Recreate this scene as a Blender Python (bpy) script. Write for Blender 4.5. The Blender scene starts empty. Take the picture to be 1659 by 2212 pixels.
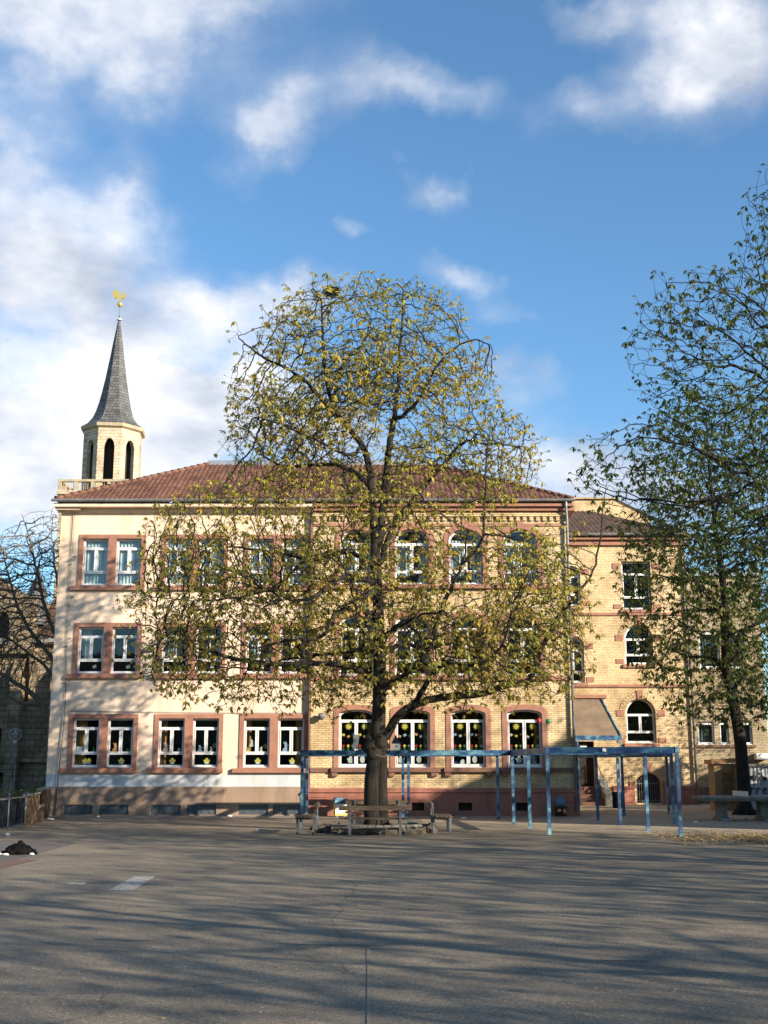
import bpy, math, random
import numpy as np
from mathutils import Vector, Matrix
from mathutils.geometry import tessellate_polygon

random.seed(7)
RNG = np.random.default_rng(11)
PI = math.pi
S = bpy.context.scene
COL = S.collection

# ------------------------------------------------------------------ camera
EYE = 1.7
FPX = 2549.0
PITCH = math.radians(12.15)
cam_d = bpy.data.cameras.new('camera')
cam = bpy.data.objects.new('camera', cam_d)
COL.objects.link(cam)
cam.location = (0, 0, EYE)
cam.rotation_euler = (PI/2 + PITCH, 0, 0)
cam_d.sensor_fit = 'VERTICAL'
cam_d.sensor_height = 24
cam_d.lens = 24*FPX/2212.0
cam_d.clip_start = 0.1
cam_d.clip_end = 3000
S.camera = cam

def ray(px, py):
    u, v = (px-829.5)/FPX, (1106-py)/FPX
    c, s = math.cos(PITCH), math.sin(PITCH)
    return Vector((u, c - v*s, s + v*c))
def at(px, py, Y):
    r = ray(px, py); t = Y/r.y
    return Vector((r.x*t, Y, EYE + r.z*t))
def gnd(px, py, z=0.0):
    r = ray(px, py); t = (z-EYE)/r.z
    return Vector((r.x*t, r.y*t, z))

# ------------------------------------------------------------------ materials
def newmat(name):
    m = bpy.data.materials.new(name); m.use_nodes = True
    nt = m.node_tree; b = nt.nodes['Principled BSDF']
    return m, nt, b
def N(nt, typ, **kw):
    n = nt.nodes.new(typ)
    for k, v in kw.items():
        if k in ('operation', 'blend_type', 'data_type', 'feature', 'noise_dimensions', 'interpolation_type', 'wave_type', 'bands_direction', 'musgrave_type', 'vector_type', 'distance', 'mode'):
            setattr(n, k, v)
        else:
            n.inputs[k].default_value = v
    return n
def L(nt, a, b): nt.links.new(a, b)
def ramp(nt, fac, stops):
    r = nt.nodes.new('ShaderNodeValToRGB')
    e = r.color_ramp.elements
    while len(e) < len(stops): e.new(0.5)
    for i, (p, c) in enumerate(stops):
        e[i].position = p; e[i].color = (c[0], c[1], c[2], 1)
    L(nt, fac, r.inputs[0]); return r.outputs[0]
def mixc(nt, fac, a, b, mode='MIX'):
    n = nt.nodes.new('ShaderNodeMix'); n.data_type = 'RGBA'; n.blend_type = mode
    if isinstance(fac, float): n.inputs[0].default_value = fac
    else: L(nt, fac, n.inputs[0])
    for i, c in ((6, a), (7, b)):
        if isinstance(c, tuple): n.inputs[i].default_value = (c[0], c[1], c[2], 1)
        else: L(nt, c, n.inputs[i])
    return n.outputs[2]
def noise(nt, vec, scale, detail=4, rough=0.6):
    n = nt.nodes.new('ShaderNodeTexNoise')
    n.inputs['Scale'].default_value = scale; n.inputs['Detail'].default_value = detail; n.inputs['Roughness'].default_value = rough
    if vec is not None: L(nt, vec, n.inputs['Vector'])
    return n.outputs['Fac']
def mapping(nt, vec, scale=(1, 1, 1), loc=(0, 0, 0), rot=(0, 0, 0)):
    m = nt.nodes.new('ShaderNodeMapping'); L(nt, vec, m.inputs['Vector'])
    m.inputs['Scale'].default_value = scale; m.inputs['Location'].default_value = loc; m.inputs['Rotation'].default_value = rot
    return m.outputs[0]
def bump(nt, b, h, strength=0.3, dist=0.02):
    n = nt.nodes.new('ShaderNodeBump'); n.inputs['Strength'].default_value = strength; n.inputs['Distance'].default_value = dist
    L(nt, h, n.inputs['Height']); L(nt, n.outputs[0], b.inputs['Normal'])
def worldpos(nt): return nt.nodes.new('ShaderNodeNewGeometry').outputs['Position']

def simple(name, c1, c2=None, scale=3.0, rough=0.7, bmp=0.0, metal=0.0, fine=None, spec=0.5):
    m, nt, b = newmat(name); b.inputs['Specular IOR Level'].default_value = spec
    b.inputs['Roughness'].default_value = rough; b.inputs['Metallic'].default_value = metal
    if c2 is None: c2 = tuple(x*0.8 for x in c1)
    p = worldpos(nt)
    f = noise(nt, p, scale, 6, 0.65)
    col = ramp(nt, f, [(0.32, c2), (0.66, c1)])
    if fine:
        f2 = noise(nt, p, fine, 3, 0.7)
        col = mixc(nt, 1.0, col, ramp(nt, f2, [(0.3, (0.72,)*3), (0.7, (1.12,)*3)]), 'MULTIPLY')
    L(nt, col, b.inputs['Base Color'])
    if bmp: bump(nt, b, noise(nt, p, scale*6, 5, 0.7), bmp)
    return m

def brick_mat(name, ca, cb, mortar, w=0.25, h=0.075, rough=0.85, dirt=(0.55, 0.5, 0.42)):
    m, nt, b = newmat(name)
    b.inputs['Roughness'].default_value = rough
    p = worldpos(nt)
    sp = nt.nodes.new('ShaderNodeSeparateXYZ'); L(nt, p, sp.inputs[0])
    ad = N(nt, 'ShaderNodeMath', operation='ADD'); L(nt, sp.outputs[0], ad.inputs[0]); L(nt, sp.outputs[1], ad.inputs[1])
    cb_ = nt.nodes.new('ShaderNodeCombineXYZ'); L(nt, ad.outputs[0], cb_.inputs[0]); L(nt, sp.outputs[2], cb_.inputs[1])
    br = nt.nodes.new('ShaderNodeTexBrick'); L(nt, cb_.outputs[0], br.inputs['Vector'])
    br.inputs['Scale'].default_value = 1.0; br.inputs['Brick Width'].default_value = w; br.inputs['Row Height'].default_value = h
    br.inputs['Mortar Size'].default_value = h*0.13; br.inputs['Mortar Smooth'].default_value = 0.25; br.inputs['Bias'].default_value = -0.1
    br.inputs['Color1'].default_value = (*ca, 1); br.inputs['Color2'].default_value = (*cb, 1); br.inputs['Mortar'].default_value = (*mortar, 1)
    f = noise(nt, p, 0.9, 6, 0.65)
    col = mixc(nt, 1.0, br.outputs['Color'], ramp(nt, f, [(0.3, dirt), (0.58, (1, 1, 1))]), 'MULTIPLY')
    f3 = noise(nt, p, 9, 3, 0.6)
    col = mixc(nt, 1.0, col, ramp(nt, f3, [(0.3, (0.82, 0.8, 0.78)), (0.7, (1.1, 1.1, 1.1))]), 'MULTIPLY')
    L(nt, col, b.inputs['Base Color'])
    inv = N(nt, 'ShaderNodeMath', operation='SUBTRACT'); inv.inputs[0].default_value = 1; L(nt, br.outputs['Fac'], inv.inputs[1])
    bump(nt, b, inv.outputs[0], 0.6, 0.015)
    return m

def stucco_mat(name, c1, c2, streak=(0.8, 0.78, 0.74)):
    m, nt, b = newmat(name); b.inputs['Roughness'].default_value = 0.9
    p = worldpos(nt)
    col = ramp(nt, noise(nt, p, 0.7, 7, 0.62), [(0.3, c2), (0.62, c1)])
    vp = nt.nodes.new('ShaderNodeTexVoronoi'); vp.inputs['Scale'].default_value = 0.45; L(nt, mapping(nt, p, (1, 1, 1.4), (3.3, 0, 1.7)), vp.inputs['Vector'])
    sv_ = nt.nodes.new('ShaderNodeSeparateColor'); L(nt, vp.outputs['Color'], sv_.inputs[0])
    col = mixc(nt, 1.0, col, ramp(nt, sv_.outputs[0], [(0.0, (0.94, 0.93, 0.91)), (1.0, (1.02, 1.02, 1.02))]), 'MULTIPLY')
    st = noise(nt, mapping(nt, p, (2.2, 2.2, 0.22)), 1.0, 5, 0.6)
    col = mixc(nt, 1.0, col, ramp(nt, st, [(0.30, streak), (0.56, (1, 1, 1))]), 'MULTIPLY')
    f = noise(nt, p, 40, 3, 0.7)
    col = mixc(nt, 1.0, col, ramp(nt, f, [(0.3, (0.93,)*3), (0.7, (1.04,)*3)]), 'MULTIPLY')
    L(nt, col, b.inputs['Base Color'])
    bump(nt, b, f, 0.25, 0.01)
    return m

M = {}
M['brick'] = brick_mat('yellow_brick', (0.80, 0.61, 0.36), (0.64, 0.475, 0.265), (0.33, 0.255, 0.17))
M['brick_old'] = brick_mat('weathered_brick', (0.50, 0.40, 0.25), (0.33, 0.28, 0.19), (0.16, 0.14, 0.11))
M['wallbrick'] = brick_mat('garden_brick', (0.22, 0.12, 0.06), (0.12, 0.08, 0.05), (0.1, 0.09, 0.07), 0.22, 0.07)
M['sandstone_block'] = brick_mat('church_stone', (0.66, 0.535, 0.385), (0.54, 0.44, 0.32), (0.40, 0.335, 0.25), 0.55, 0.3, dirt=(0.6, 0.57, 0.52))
M['stucco'] = stucco_mat('cream_stucco', (0.85, 0.665, 0.515), (0.78, 0.60, 0.455), (0.80, 0.78, 0.74))
M['stucco_blue'] = stucco_mat('pale_blue_render', (0.60, 0.61, 0.62), (0.46, 0.53, 0.60))
M['stucco_brown'] = stucco_mat('brown_render', (0.37, 0.26, 0.185), (0.25, 0.18, 0.14), (0.66, 0.66, 0.66))
M['pink'] = stucco_mat('pink_plinth', (0.40, 0.165, 0.12), (0.33, 0.13, 0.10), (0.7, 0.68, 0.66))
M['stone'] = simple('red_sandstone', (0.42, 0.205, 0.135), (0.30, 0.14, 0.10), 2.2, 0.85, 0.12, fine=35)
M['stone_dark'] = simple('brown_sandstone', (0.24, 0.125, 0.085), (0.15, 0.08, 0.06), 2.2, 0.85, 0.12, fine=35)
M['stone_pale'] = simple('pale_stone', (0.5, 0.4, 0.26), (0.34, 0.28, 0.2), 1.5, 0.85, 0.1, fine=20)
M['white'] = simple('white_frame', (0.80, 0.80, 0.80), (0.70, 0.70, 0.69), 5, 0.4)
M['zinc'] = simple('zinc_gutter', (0.42, 0.44, 0.46), (0.25, 0.27, 0.29), 3, 0.45, metal=0.5)
M['panel'] = simple('basement_panel', (0.085, 0.105, 0.12), (0.05, 0.065, 0.08), 2, 0.5, fine=12)
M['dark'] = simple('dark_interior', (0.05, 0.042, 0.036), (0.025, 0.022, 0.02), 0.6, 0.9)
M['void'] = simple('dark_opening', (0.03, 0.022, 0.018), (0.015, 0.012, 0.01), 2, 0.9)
M['slate'] = brick_mat('grey_slate', (0.16, 0.157, 0.155), (0.08, 0.08, 0.082), (0.05, 0.05, 0.05), 0.4, 0.3, 0.6, dirt=(0.6, 0.6, 0.62))
M['gold'] = simple('gilded_metal', (0.95, 0.68, 0.18), (0.9, 0.6, 0.15), 4, 0.28, metal=0.7)
M['blackfab'] = simple('black_cloth', (0.008, 0.008, 0.009), (0.004, 0.004, 0.005), 8, 0.9, 0.5, spec=0.1)
M['paper'] = simple('white_paper', (0.8, 0.8, 0.78), (0.6, 0.6, 0.58), 14, 0.8)
M['concrete'] = simple('weathered_concrete', (0.30, 0.285, 0.25), (0.16, 0.155, 0.14), 3, 0.9, 0.2, fine=30)
M['rock'] = simple('kerb_rock', (0.15, 0.12, 0.085), (0.05, 0.042, 0.032), 5, 0.95, 0.5, fine=25)
M['soil'] = simple('bed_soil', (0.16, 0.125, 0.085), (0.08, 0.065, 0.045), 5, 1.0, 0.6, fine=30)
M['steel'] = simple('grey_steel', (0.2, 0.21, 0.22), (0.12, 0.125, 0.13), 6, 0.5, metal=0.4)
M['iron'] = simple('painted_iron', (0.20, 0.21, 0.22), (0.07, 0.075, 0.08), 7, 0.55, metal=0.2)
M['fencemetal'] = simple('dark_blue_metal', (0.013, 0.018, 0.027), (0.006, 0.009, 0.013), 4, 0.85, spec=0.05)
M['nave_stone'] = brick_mat('shade_darkened_church_stone', (0.36, 0.27, 0.165), (0.25, 0.19, 0.12), (0.19, 0.15, 0.10), 0.55, 0.3, dirt=(0.4, 0.37, 0.33))  # church stone with shade put into its colour for the nave
M['yellow'] = simple('yellow_paper', (0.85, 0.68, 0.12), (0.75, 0.55, 0.08), 9, 0.8)
M['orange'] = simple('orange_paper', (0.75, 0.33, 0.13), (0.65, 0.27, 0.1), 9, 0.8)
M['pinkp'] = simple('pink_paper', (0.75, 0.5, 0.45), (0.65, 0.42, 0.4), 9, 0.8)
M['bluep'] = simple('blue_paper', (0.42, 0.55, 0.78), (0.35, 0.47, 0.7), 9, 0.8)
M['green'] = simple('green_paper', (0.12, 0.4, 0.15), (0.1, 0.3, 0.1), 9, 0.8)
M['red'] = simple('red_plastic', (0.65, 0.03, 0.04), (0.5, 0.02, 0.03), 9, 0.35)
M['bluebox'] = simple('blue_plastic', (0.03, 0.07, 0.4), (0.02, 0.05, 0.3), 9, 0.4)
M['curtain'] = simple('ochre_curtain', (0.42, 0.22, 0.07), (0.30, 0.15, 0.05), 3, 0.9)
M['drape'] = simple('grey_blue_drape', (0.62, 0.68, 0.73), (0.48, 0.55, 0.61), 1.5, 0.9)
M['graffiti'] = simple('black_spray', (0.01, 0.01, 0.012), (0.02, 0.02, 0.022), 9, 0.6)
M['tan'] = simple('tan_boards', (0.42, 0.29, 0.15), (0.27, 0.18, 0.1), 3, 0.8, fine=30)
M['canopy'] = simple('canopy_sheet', (0.25, 0.18, 0.12), (0.14, 0.105, 0.075), 1.5, 0.6)

# wood of the benches
m, nt, b = newmat('weathered_wood'); b.inputs['Roughness'].default_value = 0.8
p = nt.nodes.new('ShaderNodeTexCoord').outputs['Object']
f = noise(nt, mapping(nt, p, (3, 40, 40)), 1.5, 5, 0.65)
col = ramp(nt, f, [(0.3, (0.035, 0.024, 0.014)), (0.5, (0.095, 0.066, 0.04)), (0.75, (0.22, 0.155, 0.09))])
L(nt, col, b.inputs['Base Color']); bump(nt, b, f, 0.3, 0.01); M['wood'] = m

# mottled blue paint of the walkway frame
m, nt, b = newmat('mottled_blue_paint'); b.inputs['Roughness'].default_value = 0.45
p = worldpos(nt)
f = noise(nt, mapping(nt, p, (1.6, 1.0, 2.6)), 1.6, 4, 0.55)
col = ramp(nt, f, [(0.40, (0.018, 0.055, 0.14)), (0.50, (0.03, 0.095, 0.20)), (0.60, (0.10, 0.24, 0.33)), (0.74, (0.24, 0.40, 0.46))])
f2 = noise(nt, p, 18, 4, 0.7)
col = mixc(nt, ramp(nt, f2, [(0.66, (0, 0, 0)), (0.72, (1, 1, 1))]), col, (0.3, 0.3, 0.28))
L(nt, col, b.inputs['Base Color']); bump(nt, b, f2, 0.1, 0.005); M['bluepaint'] = m

# glass
m, nt, b = newmat('window_glass')
for n in list(nt.nodes):
    if n.type == 'BSDF_PRINCIPLED': nt.nodes.remove(n)
out = [n for n in nt.nodes if n.type == 'OUTPUT_MATERIAL'][0]
tr = nt.nodes.new('ShaderNodeBsdfTransparent'); tr.inputs[0].default_value = (0.86, 0.9, 0.89, 1)
gl = nt.nodes.new('ShaderNodeBsdfGlossy'); gl.inputs['Roughness'].default_value = 0.02; gl.inputs[0].default_value = (0.95, 0.97, 1, 1)
lw = nt.nodes.new('ShaderNodeLayerWeight'); lw.inputs[0].default_value = 0.5
pw = N(nt, 'ShaderNodeMath', operation='POWER'); L(nt, lw.outputs['Facing'], pw.inputs[0]); pw.inputs[1].default_value = 4.0
fr = N(nt, 'ShaderNodeMath', operation='MULTIPLY_ADD'); L(nt, pw.outputs[0], fr.inputs[0]); fr.inputs[1].default_value = 0.9; fr.inputs[2].default_value = 0.035
bn = nt.nodes.new('ShaderNodeBump'); bn.inputs['Strength'].default_value = 0.04; bn.inputs['Distance'].default_value = 0.05
L(nt, noise(nt, worldpos(nt), 1.4, 2, 0.5), bn.inputs['Height']); L(nt, bn.outputs[0], gl.inputs['Normal'])
mx = nt.nodes.new('ShaderNodeMixShader'); L(nt, fr.outputs[0], mx.inputs[0]); L(nt, tr.outputs[0], mx.inputs[1]); L(nt, gl.outputs[0], mx.inputs[2])
L(nt, mx.outputs[0], out.inputs[0]); M['glass'] = m

# clay roof tile colour
def tile_mat(name, c1, c2, c3):
    m, nt, b = newmat(name); b.inputs['Roughness'].default_value = 0.75
    p = worldpos(nt)
    vo = nt.nodes.new('ShaderNodeTexVoronoi'); vo.inputs['Scale'].default_value = 1.0
    L(nt, mapping(nt, p, (5.0, 4.2, 0.01)), vo.inputs['Vector'])
    sp = nt.nodes.new('ShaderNodeSeparateColor'); L(nt, vo.outputs['Color'], sp.inputs[0])
    col = ramp(nt, sp.outputs[0], [(0.0, c1), (0.5, c2), (1.0, c3)])
    f = noise(nt, p, 0.8, 6, 0.65)
    col = mixc(nt, 1.0, col, ramp(nt, f, [(0.3, (0.6, 0.58, 0.56)), (0.62, (1.05,)*3)]), 'MULTIPLY')
    f = noise(nt, p, 14, 4, 0.65)
    col = mixc(nt, 1.0, col, ramp(nt, f, [(0.3, (0.75,)*3), (0.62, (1.05,)*3)]), 'MULTIPLY')
    L(nt, col, b.inputs['Base Color']); return m
M['tile'] = tile_mat('clay_tile', (0.125, 0.056, 0.037), (0.18, 0.08, 0.05), (0.24, 0.115, 0.073))
M['tile_dark'] = tile_mat('dark_clay_tile', (0.08, 0.05, 0.035), (0.12, 0.07, 0.048), (0.16, 0.095, 0.06))

def bark_mat(name, c1, c2):
    m, nt, b = newmat(name); b.inputs['Roughness'].default_value = 0.95
    p = nt.nodes.new('ShaderNodeTexCoord').outputs['Object']
    f = noise(nt, mapping(nt, p, (9, 9, 1.8)), 1.6, 6, 0.65)
    f2 = noise(nt, p, 1.2, 4, 0.6)
    col = ramp(nt, f, [(0.34, c2), (0.6, c1)])
    col = mixc(nt, 1.0, col, ramp(nt, f2, [(0.3, (0.7,)*3), (0.7, (1.25, 1.22, 1.15))]), 'MULTIPLY')
    L(nt, col, b.inputs['Base Color']); bump(nt, b, f, 0.9, 0.05)
    return m
M['bark'] = bark_mat('chestnut_bark', (0.030, 0.0235, 0.0175), (0.008, 0.006, 0.005))
M['bark_grey'] = bark_mat('pale_grey_bark', (0.20, 0.17, 0.125), (0.07, 0.06, 0.045))

def leaf_mat(name, cols, trans=0.42):
    m, nt, b = newmat(name); b.inputs['Roughness'].default_value = 0.5
    out = [n for n in nt.nodes if n.type == 'OUTPUT_MATERIAL'][0]
    g = nt.nodes.new('ShaderNodeNewGeometry')
    n = len(cols)
    col = ramp(nt, g.outputs['Random Per Island'], [(i/(n-1), c) for i, c in enumerate(cols)])
    big = noise(nt, g.outputs['Position'], 0.6, 3, 0.5)
    col = mixc(nt, 1.0, col, ramp(nt, big, [(0.35, (0.72, 0.82, 0.7)), (0.65, (1.15, 1.05, 1.0))]), 'MULTIPLY')
    L(nt, col, b.inputs['Base Color'])
    t = nt.nodes.new('ShaderNodeBsdfTranslucent'); L(nt, col, t.inputs[0])
    mx = nt.nodes.new('ShaderNodeMixShader'); mx.inputs[0].default_value = trans
    L(nt, b.outputs[0], mx.inputs[1]); L(nt, t.outputs[0], mx.inputs[2]); L(nt, mx.outputs[0], out.inputs[0])
    return m
M['leaf_young'] = leaf_mat('young_chestnut_leaf', [(0.55, 0.35, 0.06), (0.48, 0.38, 0.075), (0.38, 0.37, 0.075), (0.58, 0.48, 0.12), (0.26, 0.29, 0.055)])
M['leaf_green'] = leaf_mat('green_chestnut_leaf', [(0.07, 0.11, 0.022), (0.115, 0.16, 0.026), (0.045, 0.075, 0.015), (0.20, 0.20, 0.035), (0.085, 0.12, 0.025)])
M['leaf_grass'] = leaf_mat('weed_leaf', [(0.06, 0.09, 0.02), (0.1, 0.13, 0.03), (0.05, 0.07, 0.02)])

# ------------------------------------------------------------------ ground materials
def ground_mat(name, base, alt, grit=1.0, speck=True, dirt=None):
    m, nt, b = newmat(name); b.inputs['Roughness'].default_value = 0.92
    p = worldpos(nt)
    f = noise(nt, p, 0.35, 8, 0.62)
    col = ramp(nt, f, [(0.32, alt), (0.66, base)])
    f1 = noise(nt, p, 2.6, 6, 0.7)
    col = mixc(nt, 1.0, col, ramp(nt, f1, [(0.3, (0.8,)*3), (0.7, (1.14,)*3)]), 'MULTIPLY')
    vo = nt.nodes.new('ShaderNodeTexVoronoi'); vo.inputs['Scale'].default_value = 75; L(nt, p, vo.inputs['Vector'])
    sp = nt.nodes.new('ShaderNodeSeparateColor'); L(nt, vo.outputs['Color'], sp.inputs[0])
    g = ramp(nt, sp.outputs[0], [(0.0, (0.55,)*3), (0.6, (0.95,)*3), (0.88, (1.2,)*3), (1.0, (1.9, 1.85, 1.7))])
    col = mixc(nt, grit*0.9, col, g, 'MULTIPLY')
    vo2 = nt.nodes.new('ShaderNodeTexVoronoi'); vo2.inputs['Scale'].default_value = 17; L(nt, p, vo2.inputs['Vector'])
    sp2 = nt.nodes.new('ShaderNodeSeparateColor'); L(nt, vo2.outputs['Color'], sp2.inputs[0])
    if speck:
        near = ramp(nt, vo2.outputs['Distance'], [(0.16, (1, 1, 1)), (0.24, (0, 0, 0))])
        pick = ramp(nt, sp2.outputs[1], [(0.93, (0, 0, 0)), (0.96, (1, 1, 1))])
        mk = mixc(nt, 1.0, near, pick, 'MULTIPLY')
        col = mixc(nt, mk, col, (0.34, 0.30, 0.22))
    # hairline cracks
    vc = nt.nodes.new('ShaderNodeTexVoronoi'); vc.feature = 'DISTANCE_TO_EDGE'; vc.inputs['Scale'].default_value = 0.16
    wv = N(nt, 'ShaderNodeVectorMath', operation='ADD')
    nn = nt.nodes.new('ShaderNodeTexNoise'); nn.inputs['Scale'].default_value = 0.8; nn.inputs['Detail'].default_value = 6; L(nt, p, nn.inputs['Vector'])
    L(nt, p, wv.inputs[0]); L(nt, nn.outputs['Color'], wv.inputs[1]); L(nt, wv.outputs[0], vc.inputs['Vector'])
    crk = ramp(nt, vc.outputs['Distance'], [(0.0, (0.55,)*3), (0.004, (1, 1, 1))])
    col = mixc(nt, 1.0, col, crk, 'MULTIPLY')
    L(nt, col, b.inputs['Base Color'])
    bump(nt, b, sp.outputs[0], 0.5, 0.006)
    return m
M['asphalt'] = ground_mat('gritty_asphalt', (0.262, 0.208, 0.146), (0.158, 0.129, 0.094))
M['asphalt_patch'] = ground_mat('dark_asphalt_patch', (0.15, 0.125, 0.11), (0.10, 0.085, 0.075))
M['sandy'] = ground_mat('sandy_yard', (0.40, 0.31, 0.21), (0.30, 0.235, 0.16), 0.5)
M['redtile'] = simple('reddish_paving', (0.2, 0.1, 0.075), (0.13, 0.07, 0.055), 4, 0.9, fine=30)
m, nt, b = newmat('worn_white_paint'); b.inputs['Roughness'].default_value = 0.8
p = worldpos(nt)
f = noise(nt, p, 14, 6, 0.75)
L(nt, ramp(nt, f, [(0.44, (0.21, 0.18, 0.14)), (0.60, (0.50, 0.49, 0.46))]), b.inputs['Base Color']); M['paint'] = m
m, nt, b = newmat('very_worn_paint'); b.inputs['Roughness'].default_value = 0.8
p = worldpos(nt)
f = noise(nt, p, 9, 6, 0.8)
L(nt, ramp(nt, f, [(0.52, (0.19, 0.158, 0.115)), (0.66, (0.25, 0.22, 0.18))]), b.inputs['Base Color']); M['paint_faint'] = m
M['setts'] = brick_mat('setts', (0.34, 0.30, 0.24), (0.25, 0.22, 0.18), (0.09, 0.08, 0.06), 0.22, 0.12)
# setts lie flat: rebuild with x,y coordinates
m, nt, b = newmat('flat_setts'); b.inputs['Roughness'].default_value = 0.9
br = nt.nodes.new('ShaderNodeTexBrick'); L(nt, worldpos(nt), br.inputs['Vector'])
br.inputs['Scale'].default_value = 1; br.inputs['Brick Width'].default_value = 0.2; br.inputs['Row Height'].default_value = 0.2; br.inputs['Mortar Size'].default_value = 0.02
br.inputs['Color1'].default_value = (0.34, 0.30, 0.24, 1); br.inputs['Color2'].default_value = (0.25, 0.22, 0.18, 1); br.inputs['Mortar'].default_value = (0.08, 0.07, 0.055, 1)
L(nt, br.outputs[0], b.inputs['Base Color']); M['setts'] = m

# ------------------------------------------------------------------ mesh builder
class MB:
    def __init__(s): s.v = []; s.f = []; s.mi = []; s.sm = []
    def add(s, vs, fs, mi=0, smooth=False):
        o = len(s.v); s.v.extend([tuple(v) for v in vs])
        for f in fs: s.f.append(tuple(i+o for i in f)); s.mi.append(mi); s.sm.append(smooth)
        return s
    def box(s, x0, x1, y0, y1, z0, z1, mi=0, M4=None):
        vs = [Vector((x, y, z)) for z in (z0, z1) for y in (y0, y1) for x in (x0, x1)]
        if M4 is not None: vs = [M4 @ v for v in vs]
        return s.add(vs, [(0, 2, 3, 1), (4, 5, 7, 6), (0, 1, 5, 4), (1, 3, 7, 5), (3, 2, 6, 7), (2, 0, 4, 6)], mi)
    def beam(s, a, b, w, h, mi=0, up=(0, 0, 1)):
        a = Vector(a); b = Vector(b); d = (b-a); ln = d.length; d.normalize()
        u = Vector(up); r = d.cross(u)
        if r.length < 1e-4: r = d.cross(Vector((1, 0, 0)))
        r.normalize(); u = r.cross(d).normalized()
        vs = []
        for p in (a, b):
            for i, j in ((-1, -1), (1, -1), (1, 1), (-1, 1)): vs.append(p + r*(i*w/2) + u*(j*h/2))
        return s.add(vs, [(0, 1, 2, 3), (7, 6, 5, 4), (0, 4, 5, 1), (1, 5, 6, 2), (2, 6, 7, 3), (3, 7, 4, 0)], mi)
    def tube(s, pts, rad, n=8, mi=0, cap=True, smooth=True):
        pts = [Vector(p) for p in pts]
        if not hasattr(rad, '__len__'): rad = [rad]*len(pts)
        vs = []; u = None
        for i, p in enumerate(pts):
            d = (pts[min(i+1, len(pts)-1)] - pts[max(i-1, 0)]).normalized()
            if u is None:
                u = d.orthogonal().normalized()
            else:
                u = (u - d*u.dot(d))
                u = u.normalized() if u.length > 1e-5 else d.orthogonal().normalized()
            w = d.cross(u)
            for k in range(n):
                a = 2*PI*k/n; vs.append(p + (u*math.cos(a) + w*math.sin(a))*rad[i])
        fs = []
        for i in range(len(pts)-1):
            for k in range(n): fs.append((i*n+k, i*n+(k+1) % n, (i+1)*n+(k+1) % n, (i+1)*n+k))
        s.add(vs, fs, mi, smooth)
        if cap:
            o = len(s.v)-len(vs)
            s.f.append(tuple(o+k for k in range(n))[::-1]); s.mi.append(mi); s.sm.append(False)
            s.f.append(tuple(o+(len(pts)-1)*n+k for k in range(n))); s.mi.append(mi); s.sm.append(False)
        return s
    def lathe(s, prof, c=(0, 0, 0), n=16, mi=0, smooth=True, rot=0.0):
        vs = []; fs = []
        for r, z in prof:
            for k in range(n):
                a = rot + 2*PI*k/n; vs.append((c[0]+r*math.cos(a), c[1]+r*math.sin(a), c[2]+z))
        for i in range(len(prof)-1):
            for k in range(n): fs.append((i*n+k, i*n+(k+1) % n, (i+1)*n+(k+1) % n, (i+1)*n+k))
        return s.add(vs, fs, mi, smooth)
    def blob(s, c, r, seed=0, n=10, m=7, jit=0.2, mi=0):
        rr = random.Random(seed); vs = []; fs = []
        for i in range(m+1):
            th = PI*i/m
            for k in range(n):
                a = 2*PI*k/n; q = 1 + jit*(rr.random()-0.5)*2
                vs.append((c[0]+r[0]*math.sin(th)*math.cos(a)*q, c[1]+r[1]*math.sin(th)*math.sin(a)*q, c[2]+r[2]*math.cos(th)*q))
        for i in range(m):
            for k in range(n): fs.append((i*n+k, (i+1)*n+k, (i+1)*n+(k+1) % n, i*n+(k+1) % n))
        return s.add(vs, fs, mi, True)
    def plate(s, outer, holes, y0, y1, mi=0, back=True, outer_sides=True, hole_depth=None):
        """polygon in x,z with holes, from y0 (front, towards -y) to y1"""
        loops = [outer] + list(holes)
        flat = [p for lp in loops for p in lp]
        tris = tessellate_polygon([[Vector((p[0], p[1], 0)) for p in lp] for lp in loops])
        def orient(t, front):
            a, b, c = (flat[i] for i in t)
            area = (b[0]-a[0])*(c[1]-a[1]) - (b[1]-a[1])*(c[0]-a[0])
            ccw = area > 0      # seen from -y with x right, z up: ccw -> normal -y
            return t if ccw == front else t[::-1]
        s.add([(p[0], y0, p[1]) for p in flat], [orient(t, True) for t in tris], mi)
        if back: s.add([(p[0], y1, p[1]) for p in flat], [orient(t, False) for t in tris], mi)
        for li, lp in enumerate(loops):
            if li == 0 and not outer_sides: continue
            y2 = y1 if (li == 0 or hole_depth is None) else hole_depth
            n = len(lp); vs = [(p[0], y0, p[1]) for p in lp] + [(p[0], y2, p[1]) for p in lp]
            s.add(vs, [(i, (i+1) % n, n+(i+1) % n, n+i) for i in range(n)], mi)
        return s
    def build(s, name, mats, parent=None, off=None, loc=None, auto=True):
        me = bpy.data.meshes.new(name)
        o = ORI.get(parent.name, Vector((0, 0, 0))) if (parent is not None and off is None) else Vector(off or (0, 0, 0))
        me.from_pydata([(v[0]-o[0], v[1]-o[1], v[2]-o[2]) for v in s.v], [], s.f)
        if not isinstance(mats, (list, tuple)): mats = [mats]
        for mm in mats: me.materials.append(mm)
        me.polygons.foreach_set('material_index', s.mi); me.polygons.foreach_set('use_smooth', s.sm)
        me.update()
        ob = bpy.data.objects.new(name, me); COL.objects.link(ob)
        if parent is not None: ob.parent = parent; ORI[ob.name] = o
        if loc is not None: ob.location = loc
        return ob
ORI = {}
def rect(x0, x1, z0, z1): return [(x0, z0), (x1, z0), (x1, z1), (x0, z1)]
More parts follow.
